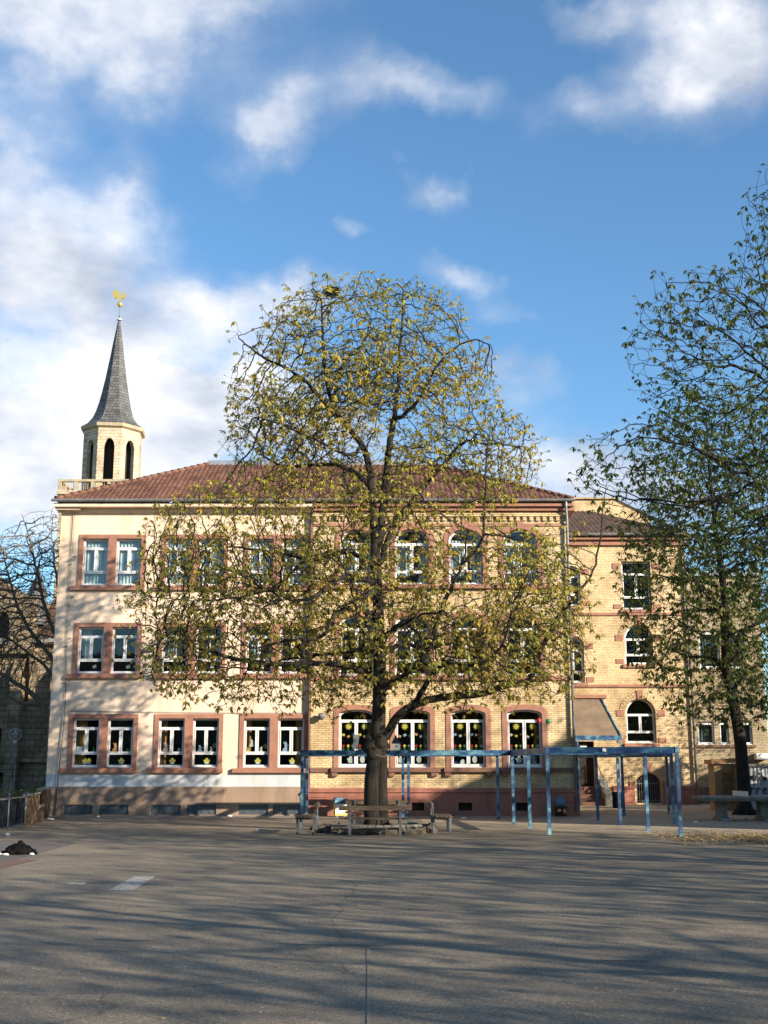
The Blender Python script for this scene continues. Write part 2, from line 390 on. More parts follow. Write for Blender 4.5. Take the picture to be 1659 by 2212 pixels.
def arch(x0, x1, z0, z1, rise, n=12):
    """opening from z0 to crown z1 with an elliptic head of the given rise"""
    if rise <= 0: return rect(x0, x1, z0, z1)
    zs = z1-rise; cx = (x0+x1)/2; a = (x1-x0)/2
    pts = [(x0, z0), (x1, z0)]
    for i in range(n+1):
        t = PI*i/n; pts.append((cx + a*math.cos(t), zs + rise*math.sin(t)))
    return pts
def lancet(x0, x1, z0, z1, rise, n=6):
    zs = z1-rise; cx = (x0+x1)/2; a = (x1-x0)/2
    pts = [(x0, z0), (x1, z0)]
    for i in range(n): t = i/n; pts.append((x1 - a*(t**1.6), zs + rise*math.sin(t*PI/2)))
    pts.append((cx, z1))
    for i in range(n-1, -1, -1): t = i/n; pts.append((x0 + a*(t**1.6), zs + rise*math.sin(t*PI/2)))
    return pts

def tag(o, label=None, cat=None, group=None, kind=None):
    if label: o['label'] = label
    if cat: o['category'] = cat
    if group: o['group'] = group
    if kind: o['kind'] = kind
    return o
def thing(name, loc, label, cat, group=None, rz=0):
    o = bpy.data.objects.new(name, None); COL.objects.link(o)
    o.empty_display_size = 0.2
    o.location = loc; o.rotation_euler = (0, 0, rz); ORI[o.name] = Vector(loc)
    return tag(o, label, cat, group)
def kids(o): return [c for c in bpy.data.objects if c.parent == o]
def copy_tree(o, parent=None):
    c = o.copy(); COL.objects.link(c); c.parent = parent
    for ch in kids(o): copy_tree(ch, c)
    return c

# ================================================================== WORLD
SUN_EL = math.radians(19.3); SUN_AZ = math.radians(126)   # compass bearing from +Y towards +X
w = bpy.data.worlds.new('World'); S.world = w; w.use_nodes = True
nt = w.node_tree
for n in list(nt.nodes): nt.nodes.remove(n)
out = nt.nodes.new('ShaderNodeOutputWorld')
sky = nt.nodes.new('ShaderNodeTexSky'); sky.sky_type = 'NISHITA'; sky.sun_disc = False
sky.sun_elevation = SUN_EL; sky.sun_rotation = SUN_AZ; sky.air_density = 1.0; sky.dust_density = 0.3; sky.ozone_density = 2.0
bg = nt.nodes.new('ShaderNodeBackground'); bg.inputs[1].default_value = 0.103
hs = mixc(nt, 1.0, sky.outputs[0], (0.71, 0.98, 1.12), 'MULTIPLY'); L(nt, hs, bg.inputs[0])
tc = nt.nodes.new('ShaderNodeTexCoord').outputs['Generated']
sep = nt.nodes.new('ShaderNodeSeparateXYZ'); L(nt, tc, sep.inputs[0])
def mth(op, a, b=None, c=None, clamp=False):
    n = nt.nodes.new('ShaderNodeMath'); n.operation = op; n.use_clamp = clamp
    for i, x in enumerate((a, b, c)):
        if x is None: continue
        if isinstance(x, (int, float)): n.inputs[i].default_value = x
        else: L(nt, x, n.inputs[i])
    return n.outputs[0]
az = mth('ARCTAN2', sep.outputs[0], sep.outputs[1]); el = mth('ARCSINE', sep.outputs[2])
# warp az / el a little so that cloud edges are ragged
nz = nt.nodes.new('ShaderNodeTexNoise'); nz.inputs['Scale'].default_value = 9; nz.inputs['Detail'].default_value = 8; nz.inputs['Roughness'].default_value = 0.56
L(nt, tc, nz.inputs['Vector']); sc_ = nt.nodes.new('ShaderNodeSeparateColor'); L(nt, nz.outputs['Color'], sc_.inputs[0])
azw = mth('ADD', az, mth('MULTIPLY', mth('SUBTRACT', sc_.outputs[0], 0.5), 0.16))
elw = mth('ADD', el, mth('MULTIPLY', mth('SUBTRACT', sc_.outputs[1], 0.5), 0.13))
def blobm(px, py, rx, ry, wt):
    r = ray(px, py).normalized(); a0 = math.atan2(r.x, r.y); e0 = math.asin(r.z)
    k = 1/FPX*0.93
    dx = mth('MULTIPLY', mth('SUBTRACT', azw, a0), 1/(rx*k)); dy = mth('MULTIPLY', mth('SUBTRACT', elw, e0), 1/(ry*k))
    d2 = mth('ADD', mth('MULTIPLY', dx, dx), mth('MULTIPLY', dy, dy))
    g = mth('POWER', 2.718, mth('MULTIPLY', d2, -0.9))
    return mth('MULTIPLY', g, wt)
CL = [(130, 10, 400, 140, 1.0), (20, 320, 110, 120, .62), (560, 20, 190, 50, .34), (880, 170, 180, 60, .5), (600, 310, 110, 90, .7), (720, 240, 130, 50, .28),
      (1570, 80, 180, 150, 1.25), (1240, 250, 150, 60, .45), (1290, 10, 110, 40, .42), (260, 420, 120, 95, .62), (90, 560, 270, 120, 1.05), (200, 860, 330, 160, 1.05),
      (420, 900, 150, 110, .8), (60, 1050, 300, 150, 1.1), (480, 690, 150, 70, .66), (640, 630, 110, 50, .5), (930, 410, 60, 60, .5), (990, 600, 110, 40, .62),
      (1230, 1000, 240, 90, .62), (1120, 830, 150, 60, .42), (775, 505, 60, 24, .45), (700, 950, 300, 100, .62), (1450, 1080, 300, 90, .55), (1070, 680, 70, 40, .35), (330, 160, 130, 80, .25)]
acc = None
for c in CL:
    q = blobm(*c); acc = q if acc is None else mth('ADD', acc, q)
# unseen dim grey clouds, added outside the view to neutralise shadow fill
gen = noise(nt, mapping(nt, tc, (1, 1, 2.2)), 2.2, 5, 0.55)
back = mth('MULTIPLY', mth('SUBTRACT', gen, 0.47), 3.0, clamp=True)
outside = mth('GREATER_THAN', mth('ABSOLUTE', az), 0.45)
acc = mth('ADD', acc, mth('MULTIPLY', mth('MULTIPLY', back, outside), 1.1))
fb = noise(nt, mapping(nt, tc, (1, 1, 1.5)), 13, 8, 0.58)
dens = mth('MULTIPLY', acc, mth('ADD', mth('MULTIPLY', fb, 1.9), 0.05))
dens = ramp(nt, dens, [(0.12, (0, 0, 0)), (0.34, (0.2,)*3), (0.6, (0.58,)*3), (1.0, (0.95,)*3)])
shade = noise(nt, mapping(nt, tc, (1, 1, 1.8), (3, 1, 0)), 8, 7, 0.55)
low = mth('MULTIPLY', mth('SUBTRACT', 0.30, el), 1.6, clamp=True)      # bases of the low banks are greyer
sh2 = mth('SUBTRACT', mth('ADD', shade, mth('MULTIPLY', mth('SUBTRACT', acc, 0.8), 0.10)), mth('MULTIPLY', low, 0.22))
ccol = ramp(nt, sh2, [(0.28, (0.44, 0.47, 0.54)), (0.42, (0.64, 0.68, 0.77)), (0.58, (0.97, 0.97, 1.0))])
bgc = nt.nodes.new('ShaderNodeBackground'); L(nt, mixc(nt, outside, ccol, (0.27, 0.26, 0.25)), bgc.inputs[0]); bgc.inputs[1].default_value = 0.57
mxs = nt.nodes.new('ShaderNodeMixShader'); L(nt, dens, mxs.inputs[0]); L(nt, bg.outputs[0], mxs.inputs[1]); L(nt, bgc.outputs[0], mxs.inputs[2])
L(nt, mxs.outputs[0], out.inputs[0])

sd = bpy.data.lights.new('sun', 'SUN'); sd.energy = 5.0; sd.angle = math.radians(0.53); sd.color = (1.0, 0.88, 0.70)
so = bpy.data.objects.new('sun', sd); COL.objects.link(so)
dirv = Vector((-math.sin(SUN_AZ)*math.cos(SUN_EL), -math.cos(SUN_AZ)*math.cos(SUN_EL), -math.sin(SUN_EL)))
so.rotation_euler = dirv.to_track_quat('-Z', 'Y').to_euler(); so.location = (30, -30, 30)

# ================================================================== GROUND
def sheet(name, pts, z, mat, label, kind='structure'):
    mb = MB(); mb.add([(p[0], p[1], z) for p in pts], [tuple(range(len(pts)))])
    o = mb.build(name, mat); 
    if o.data.polygons[0].normal.z < 0: o.data.flip_normals()
    return tag(o, label, None, None, kind)
sheet('ground', [(-900, -900), (900, -900), (900, 1500), (-900, 1500)], 0, M['asphalt'], 'worn grey brown asphalt of the school yard')
# sandy paving behind the frame, ragged near edge
edge = [(1.2, 35.2), (2.4, 33.9), (3.6, 33.3), (4.6, 32.2), (5.6, 31.9), (7.0, 30.9), (8.3, 30.3), (9.6, 29.7), (11.5, 29.2), (14, 28.6), (19, 27.4)]
ragged = []
for i in range(len(edge)-1):
    for k in range(8):
        t = k/8; x = edge[i][0]*(1-t)+edge[i+1][0]*t; y = edge[i][1]*(1-t)+edge[i+1][1]*t
        ragged.append((x+random.uniform(-.08, .08), y+random.uniform(-.13, .13)))
sheet('sandy_path', ragged + [(23, 27.3), (23, 56), (6.2, 56), (6.2, 40.4), (1.2, 40.4)], 0.004, M['sandy'], 'pale sandy paving in front of the entrance')
sheet('paved_strip', [(-11.0, 40.6), (6.9, 40.6), (6.9, 42.9), (-11.0, 42.9)], 0.008, M['setts'], 'strip of small setts along the foot of the school')
a, b_, c_ = gnd(-260, 1935), gnd(165, 1822), gnd(-120, 1822)
sheet('asphalt_patch', [(a.x, a.y), (b_.x, b_.y), (b_.x-0.6, b_.y+1.0), (-14, b_.y+1.0), (-14, a.y)], 0.005, M['asphalt_patch'], 'darker asphalt patch at the left edge of the yard')
a, b_, c_, d_ = gnd(-90, 1898), gnd(80, 1858), gnd(40, 1857), gnd(-120, 1885)
sheet('paving_strip', [(a.x, a.y), (b_.x, b_.y), (c_.x, c_.y), (d_.x, d_.y)], 0.009, M['redtile'], 'reddish paving strip beside the asphalt patch')
def line(name, px, z, mat, label):
    g = [gnd(*p) for p in px]; return sheet(name, [(v.x, v.y) for v in g], z, mat, label)
line('painted_marking', [(290, 1893), (337, 1893), (287, 1924), (234, 1924)], 0.005, M['paint'], 'bright white painted patch on the asphalt')
line('painted_marking', [(150, 1907), (188, 1907), (180, 1912), (144, 1912)], 0.005, M['paint'], 'small worn white paint mark')
line('painted_line', [(792, 2050), (801, 2050), (802, 2080), (791, 2080)], 0.005, M['paint_faint'], 'short worn white dash in the near middle of the yard')
line('painted_line', [(793, 2083), (801, 2083), (804, 2230), (792, 2230)], 0.005, M['paint_faint'], 'very worn white line running towards the viewer')
line('painted_line', [(640, 2038), (830, 2039), (830, 2043), (640, 2041)], 0.005, M['paint_faint'], 'faint white cross line')
line('painted_line', [(205, 2027), (330, 2030), (330, 2033), (205, 2030)], 0.005, M['paint_faint'], 'faint short white line on the left')
line('painted_line', [(1300, 2071), (1405, 2073), (1405, 2077), (1300, 2075)], 0.005, M['paint_faint'], 'faint short white line on the right')

# litter of petals and leaves: far too many to count
def scatter(name, areas, mats, label, smin=0.008, smax=0.03, seed=1):
    r = np.random.default_rng(seed); mb = MB()
    for (fn, n, mi) in areas:
        for _ in range(n):
            x, y = fn(r); s_ = r.uniform(smin, smax); a = r.uniform(0, 2*PI); t = r.uniform(0.2, 0.9)
            ca, sa = math.cos(a), math.sin(a); h = r.uniform(0.004, 0.016)+0.005
            p = [(-1, 0, 0), (0, -t*.5, .5), (1, 0, .1), (0, t*.5, .6)]
            mb.add([(x+s_*(q[0]*ca-q[1]*sa), y+s_*(q[0]*sa+q[1]*ca), h+q[2]*s_*.5) for q in p], [(0, 1, 2, 3)], mi)
    return tag(mb.build(name, mats), label, None, None, 'stuff')
M['petal'] = simple('dry_petal', (0.62, 0.43, 0.16), (0.42, 0.28, 0.1), 30, 0.8)
M['dryleaf'] = simple('dry_leaf', (0.16, 0.09, 0.04), (0.08, 0.045, 0.02), 30, 0.8)
M['pebble'] = simple('pale_pebble', (0.5, 0.45, 0.36), (0.36, 0.32, 0.26), 30, 0.8)
def yard(r):
    y = 7.5 + 27*r.random()**1.3; return (r.uniform(-1, 1)*(0.34*y+1), y)
def litter(r):
    while True:
        x = r.uniform(6.5, 15); y = r.normal(29.0, 1.3) - (x-9)*0.16
        if r.random() < min(1, (x-6)/3.2): return (x, y)
scatter('leaf_litter', [(litter, 9000, 0), (litter, 4500, 1)], [M['petal'], M['dryleaf']], 'yellow petals and dry leaves strewn beside the frame', 0.02, 0.05, 3)
scatter('yard_debris', [(yard, 700, 0), (yard, 650, 1), (yard, 1500, 2)], [M['petal'], M['dryleaf'], M['pebble']], 'specks of petals, grit and leaves over the yard', 0.006, 0.02, 4)

# ================================================================== WINDOWS
# every window is local: x 0..w, z 0..h, front face at y=0, going back to +y
def poly_paper(pts, y, mi, mb):
    mb.plate(pts, [], y, y+0.003, mi)
def star(cx, cz, r1, r2, n, ph=0):
    return [(cx + (r1 if k % 2 else r2)*math.cos(ph+PI*k/n), cz + (r1 if k % 2 else r2)*math.sin(ph+PI*k/n)) for k in range(2*n)]
def oval(cx, cz, rx, rz, n=16): return [(cx+rx*math.cos(2*PI*k/n), cz+rz*math.sin(2*PI*k/n)) for k in range(n)]
RABBIT = [(.08, 0), (.9, 0), (1, .16), (.86, .34), (.80, .5), (.70, .58), (.62, .66), (.74, .74), (.98, .80), (1.02, .9), (.80, .96), (.66, .90), (.62, 1.14), (.50, 1.3), (.40, 1.28), (.44, 1.06), (.36, 1.2), (.24, 1.28), (.18, 1.18), (.34, .96), (.32, .80), (.40, .64), (.22, .52), (.12, .36), (.14, .2), (.0, .18), (-.04, .06)]
def paper(kind, x, z, s, y, parent, col=None, flip=False):
    mb = MB(); f = -1 if flip else 1
    if kind == 'rabbit':
        mb.plate([(x+f*(p[0]-.5)*s, z+p[1]*s) for p in RABBIT][::f], [], y, y+.003)
        return mb.build('paper_rabbit', M[col or 'pinkp'], parent, off=(0, 0, 0))
    if kind == 'chick':
        mb.plate([(x+p[0]*s, z+p[1]*s) for p in [(-.38, .25), (-.55, .62), (-.5, .7), (-.28, .58), (-.26, .78), (-.12, .98), (.12, .98), (.26, .78), (.28, .58), (.5, .7), (.55, .62), (.38, .25)]], [], y, y+.003, 0)
        mb.plate([(x+p[0]*s, z+p[1]*s) for p in [(-.42, .34), (-.36, .1), (-.2, -.04), (.2, -.04), (.36, .1), (.42, .34), (.26, .22), (.1, .36), (-.06, .22), (-.24, .36)]], [], y-.004, y-.001, 1)
        return mb.build('paper_chick', [M[col or 'yellow'], M['paper']], parent, off=(0, 0, 0))
    if kind == 'egg':
        mb.plate(oval(x, z, s*.38, s*.5), [], y, y+.003); return mb.build('paper_egg', M[col or 'paper'], parent, off=(0, 0, 0))
    if kind == 'sun':
        mb.plate(star(x, z, s, s*.5, 10, random.random()), [], y, y+.003); return mb.build('paper_sun', M[col or 'yellow'], parent, off=(0, 0, 0))
    if kind == 'flag':
        a = random.uniform(-.6, .6); c_, s_ = math.cos(a), math.sin(a)
        mb.plate([(x+s*(p[0]*c_-p[1]*s_), z+s*(p[0]*s_+p[1]*c_)) for p in [(-.5, -.4), (.5, -.4), (.5, .4), (-.5, .4)]], [], y, y+.003); return mb.build('paper_card', M[col or 'orange'], parent, off=(0, 0, 0))
    if kind == 'flower':
        mb.plate(oval(x, z+s*.9, s*.3, s*.34, 8), [], y, y+.003, 0)
        mb.plate([(x-.02*s*2, z), (x+.04*s, z), (x+.04*s, z+s*.6), (x-.04*s, z+s*.6)], [], y, y+.003, 1)
        mb.plate([(x-.4*s, z+.45*s), (x-.02*s, z), (x+.4*s, z+.45*s), (x, z+.16*s)], [], y+.004, y+.007, 1)
        return mb.build('paper_flower', [M[col or 'paper'], M['green']], parent, off=(0, 0, 0))
def curtain(x0, x1, z0, z1, y, mat, parent, wave=0.025, per=0.13):
    mb = MB(); n = max(8, int((x1-x0)/per*6)); vs = []
    for i in range(n+1):
        x = x0 + (x1-x0)*i/n; yy = y + wave*math.sin(2*PI*(x-x0)/per) + wave*.4*math.sin(5.1*x)
        vs += [(x, yy, z0), (x, yy+wave*.3, z1)]
    mb.add(vs, [(2*i, 2*i+2, 2*i+3, 2*i+1) for i in range(n)], 0, True)
    return mb.build('curtain', mat, parent, off=(0, 0, 0))
def window(parent, X, Y, Z, w_, h, rise=0.0, t1=None, t2=None, mull=True, fr=0.065, style='std', sill=True):
    """frame mesh named window; pane below it. t1/t2: transom heights as fractions from the top"""
    mb = MB(); a = fr
    outer = arch(0, w_, 0, h, rise)
    zt = h*(1-(t1 if t1 is not None else 0.25)); zb = h*(1-(t2 if t2 is not None else 0.74))
    cx = w_/2; bt = 0.036
    holes = [arch(a, w_-a, zt+bt, h-a, max(0, rise-a*.2))]
    if t2 == 0: zb = None
    z0 = a+.02 if zb is None else zb+bt
    if mull: holes += [rect(a, cx-bt*.9, z0, zt-bt), rect(cx+bt*.9, w_-a, z0, zt-bt)]
    else: holes += [rect(a, w_-a, z0, zt-bt)]
    if zb is not None: holes.append(rect(a, w_-a, a+.02, zb-bt))
    mb.plate(outer, holes, 0, 0.06, 0)
    # sash rails standing proud of the fixed frame
    for hl in holes[1:3] if mull else holes[1:2]:
        x0, x1 = hl[0][0], hl[1][0]; za, zc = hl[0][1], hl[2][1]
        mb.plate(rect(x0-.012, x1+.012, za-.012, zc+.012), [rect(x0+.028, x1-.028, za+.03, zc-.03)], -0.018, 0.002, 0)
    if sill: mb.box(-.005, w_+.005, -0.07, -0.001, -.012, .028)
    o = mb.build('window', M['white'], parent, off=(0, 0, 0))
    o.location = Vector((X, Y, Z)) - ORI[parent.name]
    pb = MB(); pb.plate(arch(.02, w_-.02, .02, h-.02, max(0, rise-.02)), [], .034, .040)
    pb.build('pane', M['glass'], o, off=(0, 0, 0))
    return o

# ================================================================== SCHOOL
FY = 42.6          # stucco face
BY = 42.45         # brick face (proud)
sch = thing('school_building', (-2.6, FY, 0), 'three storey school, half cream render and half yellow brick, under a red tiled roof', 'school')
def part(mb, name, mat, parent=sch, label=None):
    o = mb.build(name, mat, parent)
    if label: o['label'] = label
    return o
XL, XM, XR = -11.9, -2.6, 6.7
YB = 51.0
FL = [(1.655, 3.36), (4.95, 6.62), (8.14, 9.87)]
PAIRS = [-11.04, -8.01, -4.98]; WW = 0.93; GAP = 0.29
holes = []
for z0, z1 in FL:
    for X0 in PAIRS:
        for dx in (0, WW+GAP): holes.append(rect(X0+dx-.01, X0+dx+WW+.01, z0-.01, z1+.01))
mb = MB(); mb.plate([(XL, 1.41), (XM, 1.41), (XM, 10.84), (XL, 10.84)], holes, FY, FY+.3, back=False, outer_sides=False)
mb.add([(XL, FY, 0.99), (XL, YB, 0.99), (XL, YB, 10.84), (XL, FY, 10.84)], [(0, 1, 2, 3)])
mb.add([(XL, YB, 0.0), (XR, YB, 0.0), (XR, YB, 10.84), (XL, YB, 10.84)], [(0, 1, 2, 3)])
part(mb, 'wall', M['stucco'], label='cream rendered wall')
mb = MB(); mb.plate(rect(XL, XM, .99, 1.41), [], FY+.002, FY+.05, back=False, outer_sides=False); part(mb, 'painted_band', M['stucco_blue'], label='pale blue painted band above the plinth')
BASE = [(-11.2, -10.2), (-9.95, -8.94), (-8.16, -7.12), (-6.9, -5.87), (-5.09, -4.05), (-3.89, -2.86)]
mb = MB(); mb.plate(rect(XL-.07, XM, 0, .99), [rect(a, b, .04, .38) for a, b in BASE], FY-.07, FY, back=False)
mb.box(XL-.07, XL, FY, YB, 0, .99); part(mb, 'plinth', M['stucco_brown'], label='brown rendered plinth')
for a, b in BASE:
    mb = MB(); mb.box(a, b, FY-.02, FY+.02, .04, .38)
    for k in range(1, 4):
        mb.box(a+(b-a)*k/4-.006, a+(b-a)*k/4+.006, FY-.028, FY-.02, .04, .38)
    part(mb, 'basement_panel', M['panel'])
# window surrounds, windows, sills in the rendered half
for fi, (z0, z1) in enumerate(FL):
    for X0 in PAIRS:
        mb = MB(); x1 = X0+2*WW+GAP
        mb.plate([(X0-.15, z0-.03), (x1+.15, z0-.03), (x1+.15, z1+.15), (X0-.15, z1+.15)],
                 [rect(X0, X0+WW, z0, z1), rect(X0+WW+GAP, x1, z0, z1)], FY-.035, FY+.14, back=False)
        s_ = part(mb, 'window_surround', M['stone'])
        mb = MB(); mb.box(X0-.36, x1+.18, FY-.13, FY-.003, z0-.185, z0-.032)
        part(mb, 'sill', M['stone'])
        for k, dx in enumerate((0, WW+GAP)):
            o = window(sch, X0+dx, FY+.12, z0, WW, z1-z0, 0, .20, .72)
            h = z1-z0; pi = PAIRS.index(X0)*2+k
            if fi == 2: curtain(.03, WW-.03, .03, h-.03, .12, M['drape'], o)
            if fi == 1 and (pi % 2 == 0): curtain(.05, .4, .55, h-.05, .3, M['drape'], o)
            if fi == 1:
                paper('flag', .6, .25, .14, .045, o, 'paper')
            if fi == 0:
                paper('chick', WW*.5 + (0.04 if pi else -.02), .12, .21, .046, o)
                if pi == 0:
                    paper('chick', WW*.62, .12, .2, .052, o, 'yellow')
                    mbp = MB(); mbp.box(.11, .40, .046, .049, .50, .72); mbp.build('paper_sheet', M['paper'], o, off=(0, 0, 0))
                    curtain(.05, .42, .05, h-.06, .25, M['curtain'], o)
                    paper('rabbit', .72, .52, .15, .046, o, 'green')
                if pi == 1: paper('rabbit', .27, .52, .26, .046, o, 'orange'); paper('rabbit', .70, .52, .13, .046, o, 'green'); curtain(.72, .9, .5, h-.3, .3, M['curtain'], o)
                if pi == 2: paper('rabbit', .25, .52, .28, .046, o, 'pinkp'); paper('egg', .72, .60, .16, .046, o); curtain(.05, .25, .05, h-.06, .3, M['curtain'], o)
                if pi == 3: paper('rabbit', .25, .54, .18, .046, o, 'bluep'); paper('rabbit', .66, .52, .15, .046, o, 'paper'); paper('egg', .76, .76, .17, .046, o, 'orange')
                if pi == 4:
                    paper('rabbit', .28, .72, .2, .046, o, 'paper'); paper('rabbit', .15, .52, .13, .046, o, 'yellow'); paper('rabbit', .62, .53, .15, .046, o, 'paper', True); paper('egg', .76, .74, .17, .046, o, 'orange')
                    curtain(.05, .22, .5, h-.06, .3, M['curtain'], o)
                if pi == 5: paper('rabbit', .27, .52, .29, .046, o, 'bluep'); curtain(.6, .9, .05, h-.06, .25, M['curtain'], o)
# ---- brick half
BW = [(-1.60, -.37), (.40, 1.63), (2.37, 3.60), (4.36, 5.60)]
BF = [(1.655, 3.66, .16), (4.87, 7.01, .28), (8.15, 10.2, .42)]
holes = []
for z0, z1, rs in BF:
    for a, b in BW: holes.append(arch(a-.17, b+.17, z0-.16, z1+.17, rs+.06))
mb = MB(); mb.plate([(XM, .94), (XR, .94), (XR, 10.84), (XM, 10.84)], holes, BY, BY+.28, back=False, outer_sides=False)
mb.add([(XR, BY, .94), (XR, YB, .94), (XR, YB, 10.84), (XR, BY, 10.84)], [(0, 1, 2, 3)])
mb.add([(XM, BY, .94), (XM, FY+.1, .94), (XM, FY+.1, 10.84), (XM, BY, 10.84)], [(0, 1, 2, 3)])
part(mb, 'brick_wall', M['brick'], label='yellow brick wall')
for fi, (z0, z1, rs) in enumerate(BF):
    for wi, (a, b) in enumerate(BW):
        mb = MB(); mb.plate(arch(a-.18, b+.18, z0-.14, z1+.18, rs+.06), [arch(a, b, z0, z1, rs)], BY-.025, BY+.19, back=False)
        part(mb, 'window_surround', M['stone'])
        t1 = {0: .19, 1: .22, 2: .26}[fi]; t2 = {0: .735, 1: .76, 2: .77}[fi]
        o = window(sch, a, BY+.16, z0, b-a, z1-z0, rs, t1, 0 if fi == 0 else t2, True, .065)
        h = z1-z0; W_ = b-a
        if fi == 0:
            mbx = MB(); mbx.box(.065, W_-.065, -.01, .055, h*.25-.045, h*.25+.045); mbx.build('transom', M['white'], o, off=(0, 0, 0))
            for s0 in (.08, W_/2+.05):
                paper('sun', s0+.26, 1.42, .135, .046, o)
                for q in range(3): paper('flag', s0+.08+.18*q, 1.10+.05*random.uniform(-1, 1), .10, .046, o, ['yellow', 'orange', 'bluep', 'pinkp'][(q+wi) % 4])
                for q in range(3): paper('flower', s0+.08+.17*q, .60, .16, .046, o, ['red', 'yellow', 'paper'][q])
            paper('egg' if wi == 2 else 'chick', .42 if wi != 1 else .2, .16, .24, .046, o, 'paper')
            paper('egg', .84, .27, .24, .046, o, 'paper')
            if wi == 3: paper('rabbit', .92, .14, .2, .046, o, 'paper')
            if wi == 2:
                mbx = MB(); mbx.box(.08, .38, .15, .35, .07, .2); mbx.build('storage_box', M['bluebox'], o, off=(0, 0, 0))
            curtain(W_-.22, W_-.08, .1, 1.5, .5, M['curtain'], o)
        if fi == 2: curtain(.04, W_*.45, .3, h-.35, .25, M['drape'], o); curtain(W_*.7, W_-.04, .1, h-.35, .3, M['drape'], o)
        if fi == 1 and wi in (0, 3):
            paper('flag', .3, .2, .15, .046, o, 'paper')
        # projecting sill and its two brackets
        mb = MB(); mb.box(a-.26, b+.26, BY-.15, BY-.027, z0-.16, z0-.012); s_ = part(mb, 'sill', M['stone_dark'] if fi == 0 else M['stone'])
        if fi == 0:
            for bx in (a-.23, b+.03):
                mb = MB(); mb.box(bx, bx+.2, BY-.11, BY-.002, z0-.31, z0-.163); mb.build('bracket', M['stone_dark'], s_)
    # string course between the sills
    mb = MB()
    xs = [XM] + [v for a, b in BW for v in (a-.262, b+.262)] + [XR]
    for i in range(0, len(xs), 2):
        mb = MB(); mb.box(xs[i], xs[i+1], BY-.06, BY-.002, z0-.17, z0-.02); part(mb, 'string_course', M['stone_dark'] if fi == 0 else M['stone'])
# keystones / brick hood arches on upper floors and dentil frieze
for z0, z1, rs in BF[1:]:
    for a, b in BW:
        mb = MB(); cx = (a+b)/2
        mb.plate([(cx-.09, z1-.02), (cx+.09, z1-.02), (cx+.13, z1+.3), (cx-.13, z1+.3)], [], BY-.06, BY-.026); part(mb, 'keystone', M['stone'])
mb = MB()
for k in range(38):
    x = XM+.1+k*.245; mb.box(x, x+.12, BY-.07, BY-.002, 10.50, 10.66)
mb.box(XM, XR+.02, BY-.10, BY-.002, 10.662, 10.78)
part(mb, 'frieze', M['brick'])
mb = MB(); mb.box(XM, XR, BY-.03, BY-.002, 10.30, 10.40); part(mb, 'string_course', M['stone'])
# pink plinth with moulding
mb = MB(); BO = [(-1.08, -.7), (.97, 1.4), (2.6, 3.07), (4.6, 5.05)]
mb.plate([(XM-.08, .16), (XR+.08, .16), (XR+.08, .80), (XM-.08, .80)], [rect(a, b, .18, .45) for a, b in BO], BY-.10, BY+.2, back=False)
mb.box(XM-.10, XR+.10, BY-.15, BY+.1, .802, .90); mb.box(XM-.08, XR+.08, BY-.12, BY+.1, .902, .945)
mb.box(XM-.12, XR+.12, BY-.17, BY+.1, 0, .158)
for x0 in (XM-.08, XR-.62):
    for z in (.30, .48, .64): mb.box(x0, x0+.70, BY-.125, BY-.102, z, z+.13)
mb.box(XR-.02, XR+.08, BY+.1, YB, 0, .945)
part(mb, 'plinth', M['pink'], label='dull pink plinth with ledge')
for a, b in BO:
    mb = MB(); mb.box(a, b, BY+.05, BY+.08, .18, .45); part(mb, 'basement_opening', M['void'])
# interior behind the panes
mb = MB()
for z in (1.2, 4.3, 7.6, 10.7): mb.box(XL+.1, XR-.1, FY+.32, 48, z, z+.06)
mb.box(XL+.1, XR-.1, 48, 48.1, 0.5, 10.7)
for x in (XL+.12, -8.4, -5.35, -2.5, 2.0, XR-.2): mb.box(x, x+.08, FY+.34, 47.9, 1.3, 10.69)
part(mb, 'interior', M['dark'])
# cornices, gutters
mb = MB(); mb.box(XL-.20, XM+.02, FY-.42, FY+.3, 10.99, 11.12); mb.box(XL-.12, XM, FY-.10, FY-.002, 10.84, 10.99); mb.box(XL-.16, XL+.75, FY-.30, FY-.10, 10.90, 10.988)
mb.box(XL-.20, XL, FY+.3, YB+.4, 10.99, 11.12)
part(mb, 'cornice', M['stucco'])
mb = MB(); mb.box(XM+.021, XR+.25, FY-.44, FY+.3, 11.0, 11.12); mb.box(XM+.02, XR+.30, FY-.32, FY+.3, 10.86, 10.99); mb.box(XR, XR+.4, FY+.3, YB+.4, 10.99, 11.12)
part(mb, 'cornice', M['stone'], label='red painted eaves cornice above the brick')
def gutter(a, b, r, parent):
    mb = MB(); n = 8; vs = []
    a = Vector(a); b = Vector(b); d = (b-a).normalized(); s_ = d.cross(Vector((0, 0, 1)))
    for p in (a, b):
        for k in range(n+1):
            t = PI*k/n; vs.append(p + s_*r*math.cos(t) - Vector((0, 0, 1))*r*math.sin(t))
    mb.add(vs, [(k, k+1, n+1+k+1, n+1+k) for k in range(n)], 0, True)
    ln = (b-a).length
    for q in range(int(ln/1.5)):
        c = a + d*(0.5+q*1.5); mb.tube([c+s_*(r+.006)*math.cos(PI*k/n)-Vector((0, 0, 1))*(r+.006)*math.sin(PI*k/n) for k in range(n+1)], .008, 4)
    return part(mb, 'gutter', M['zinc'], parent)
gutter((XL-.25, FY-.52, 11.24), (XR+.28, FY-.52, 11.24), .085, sch)
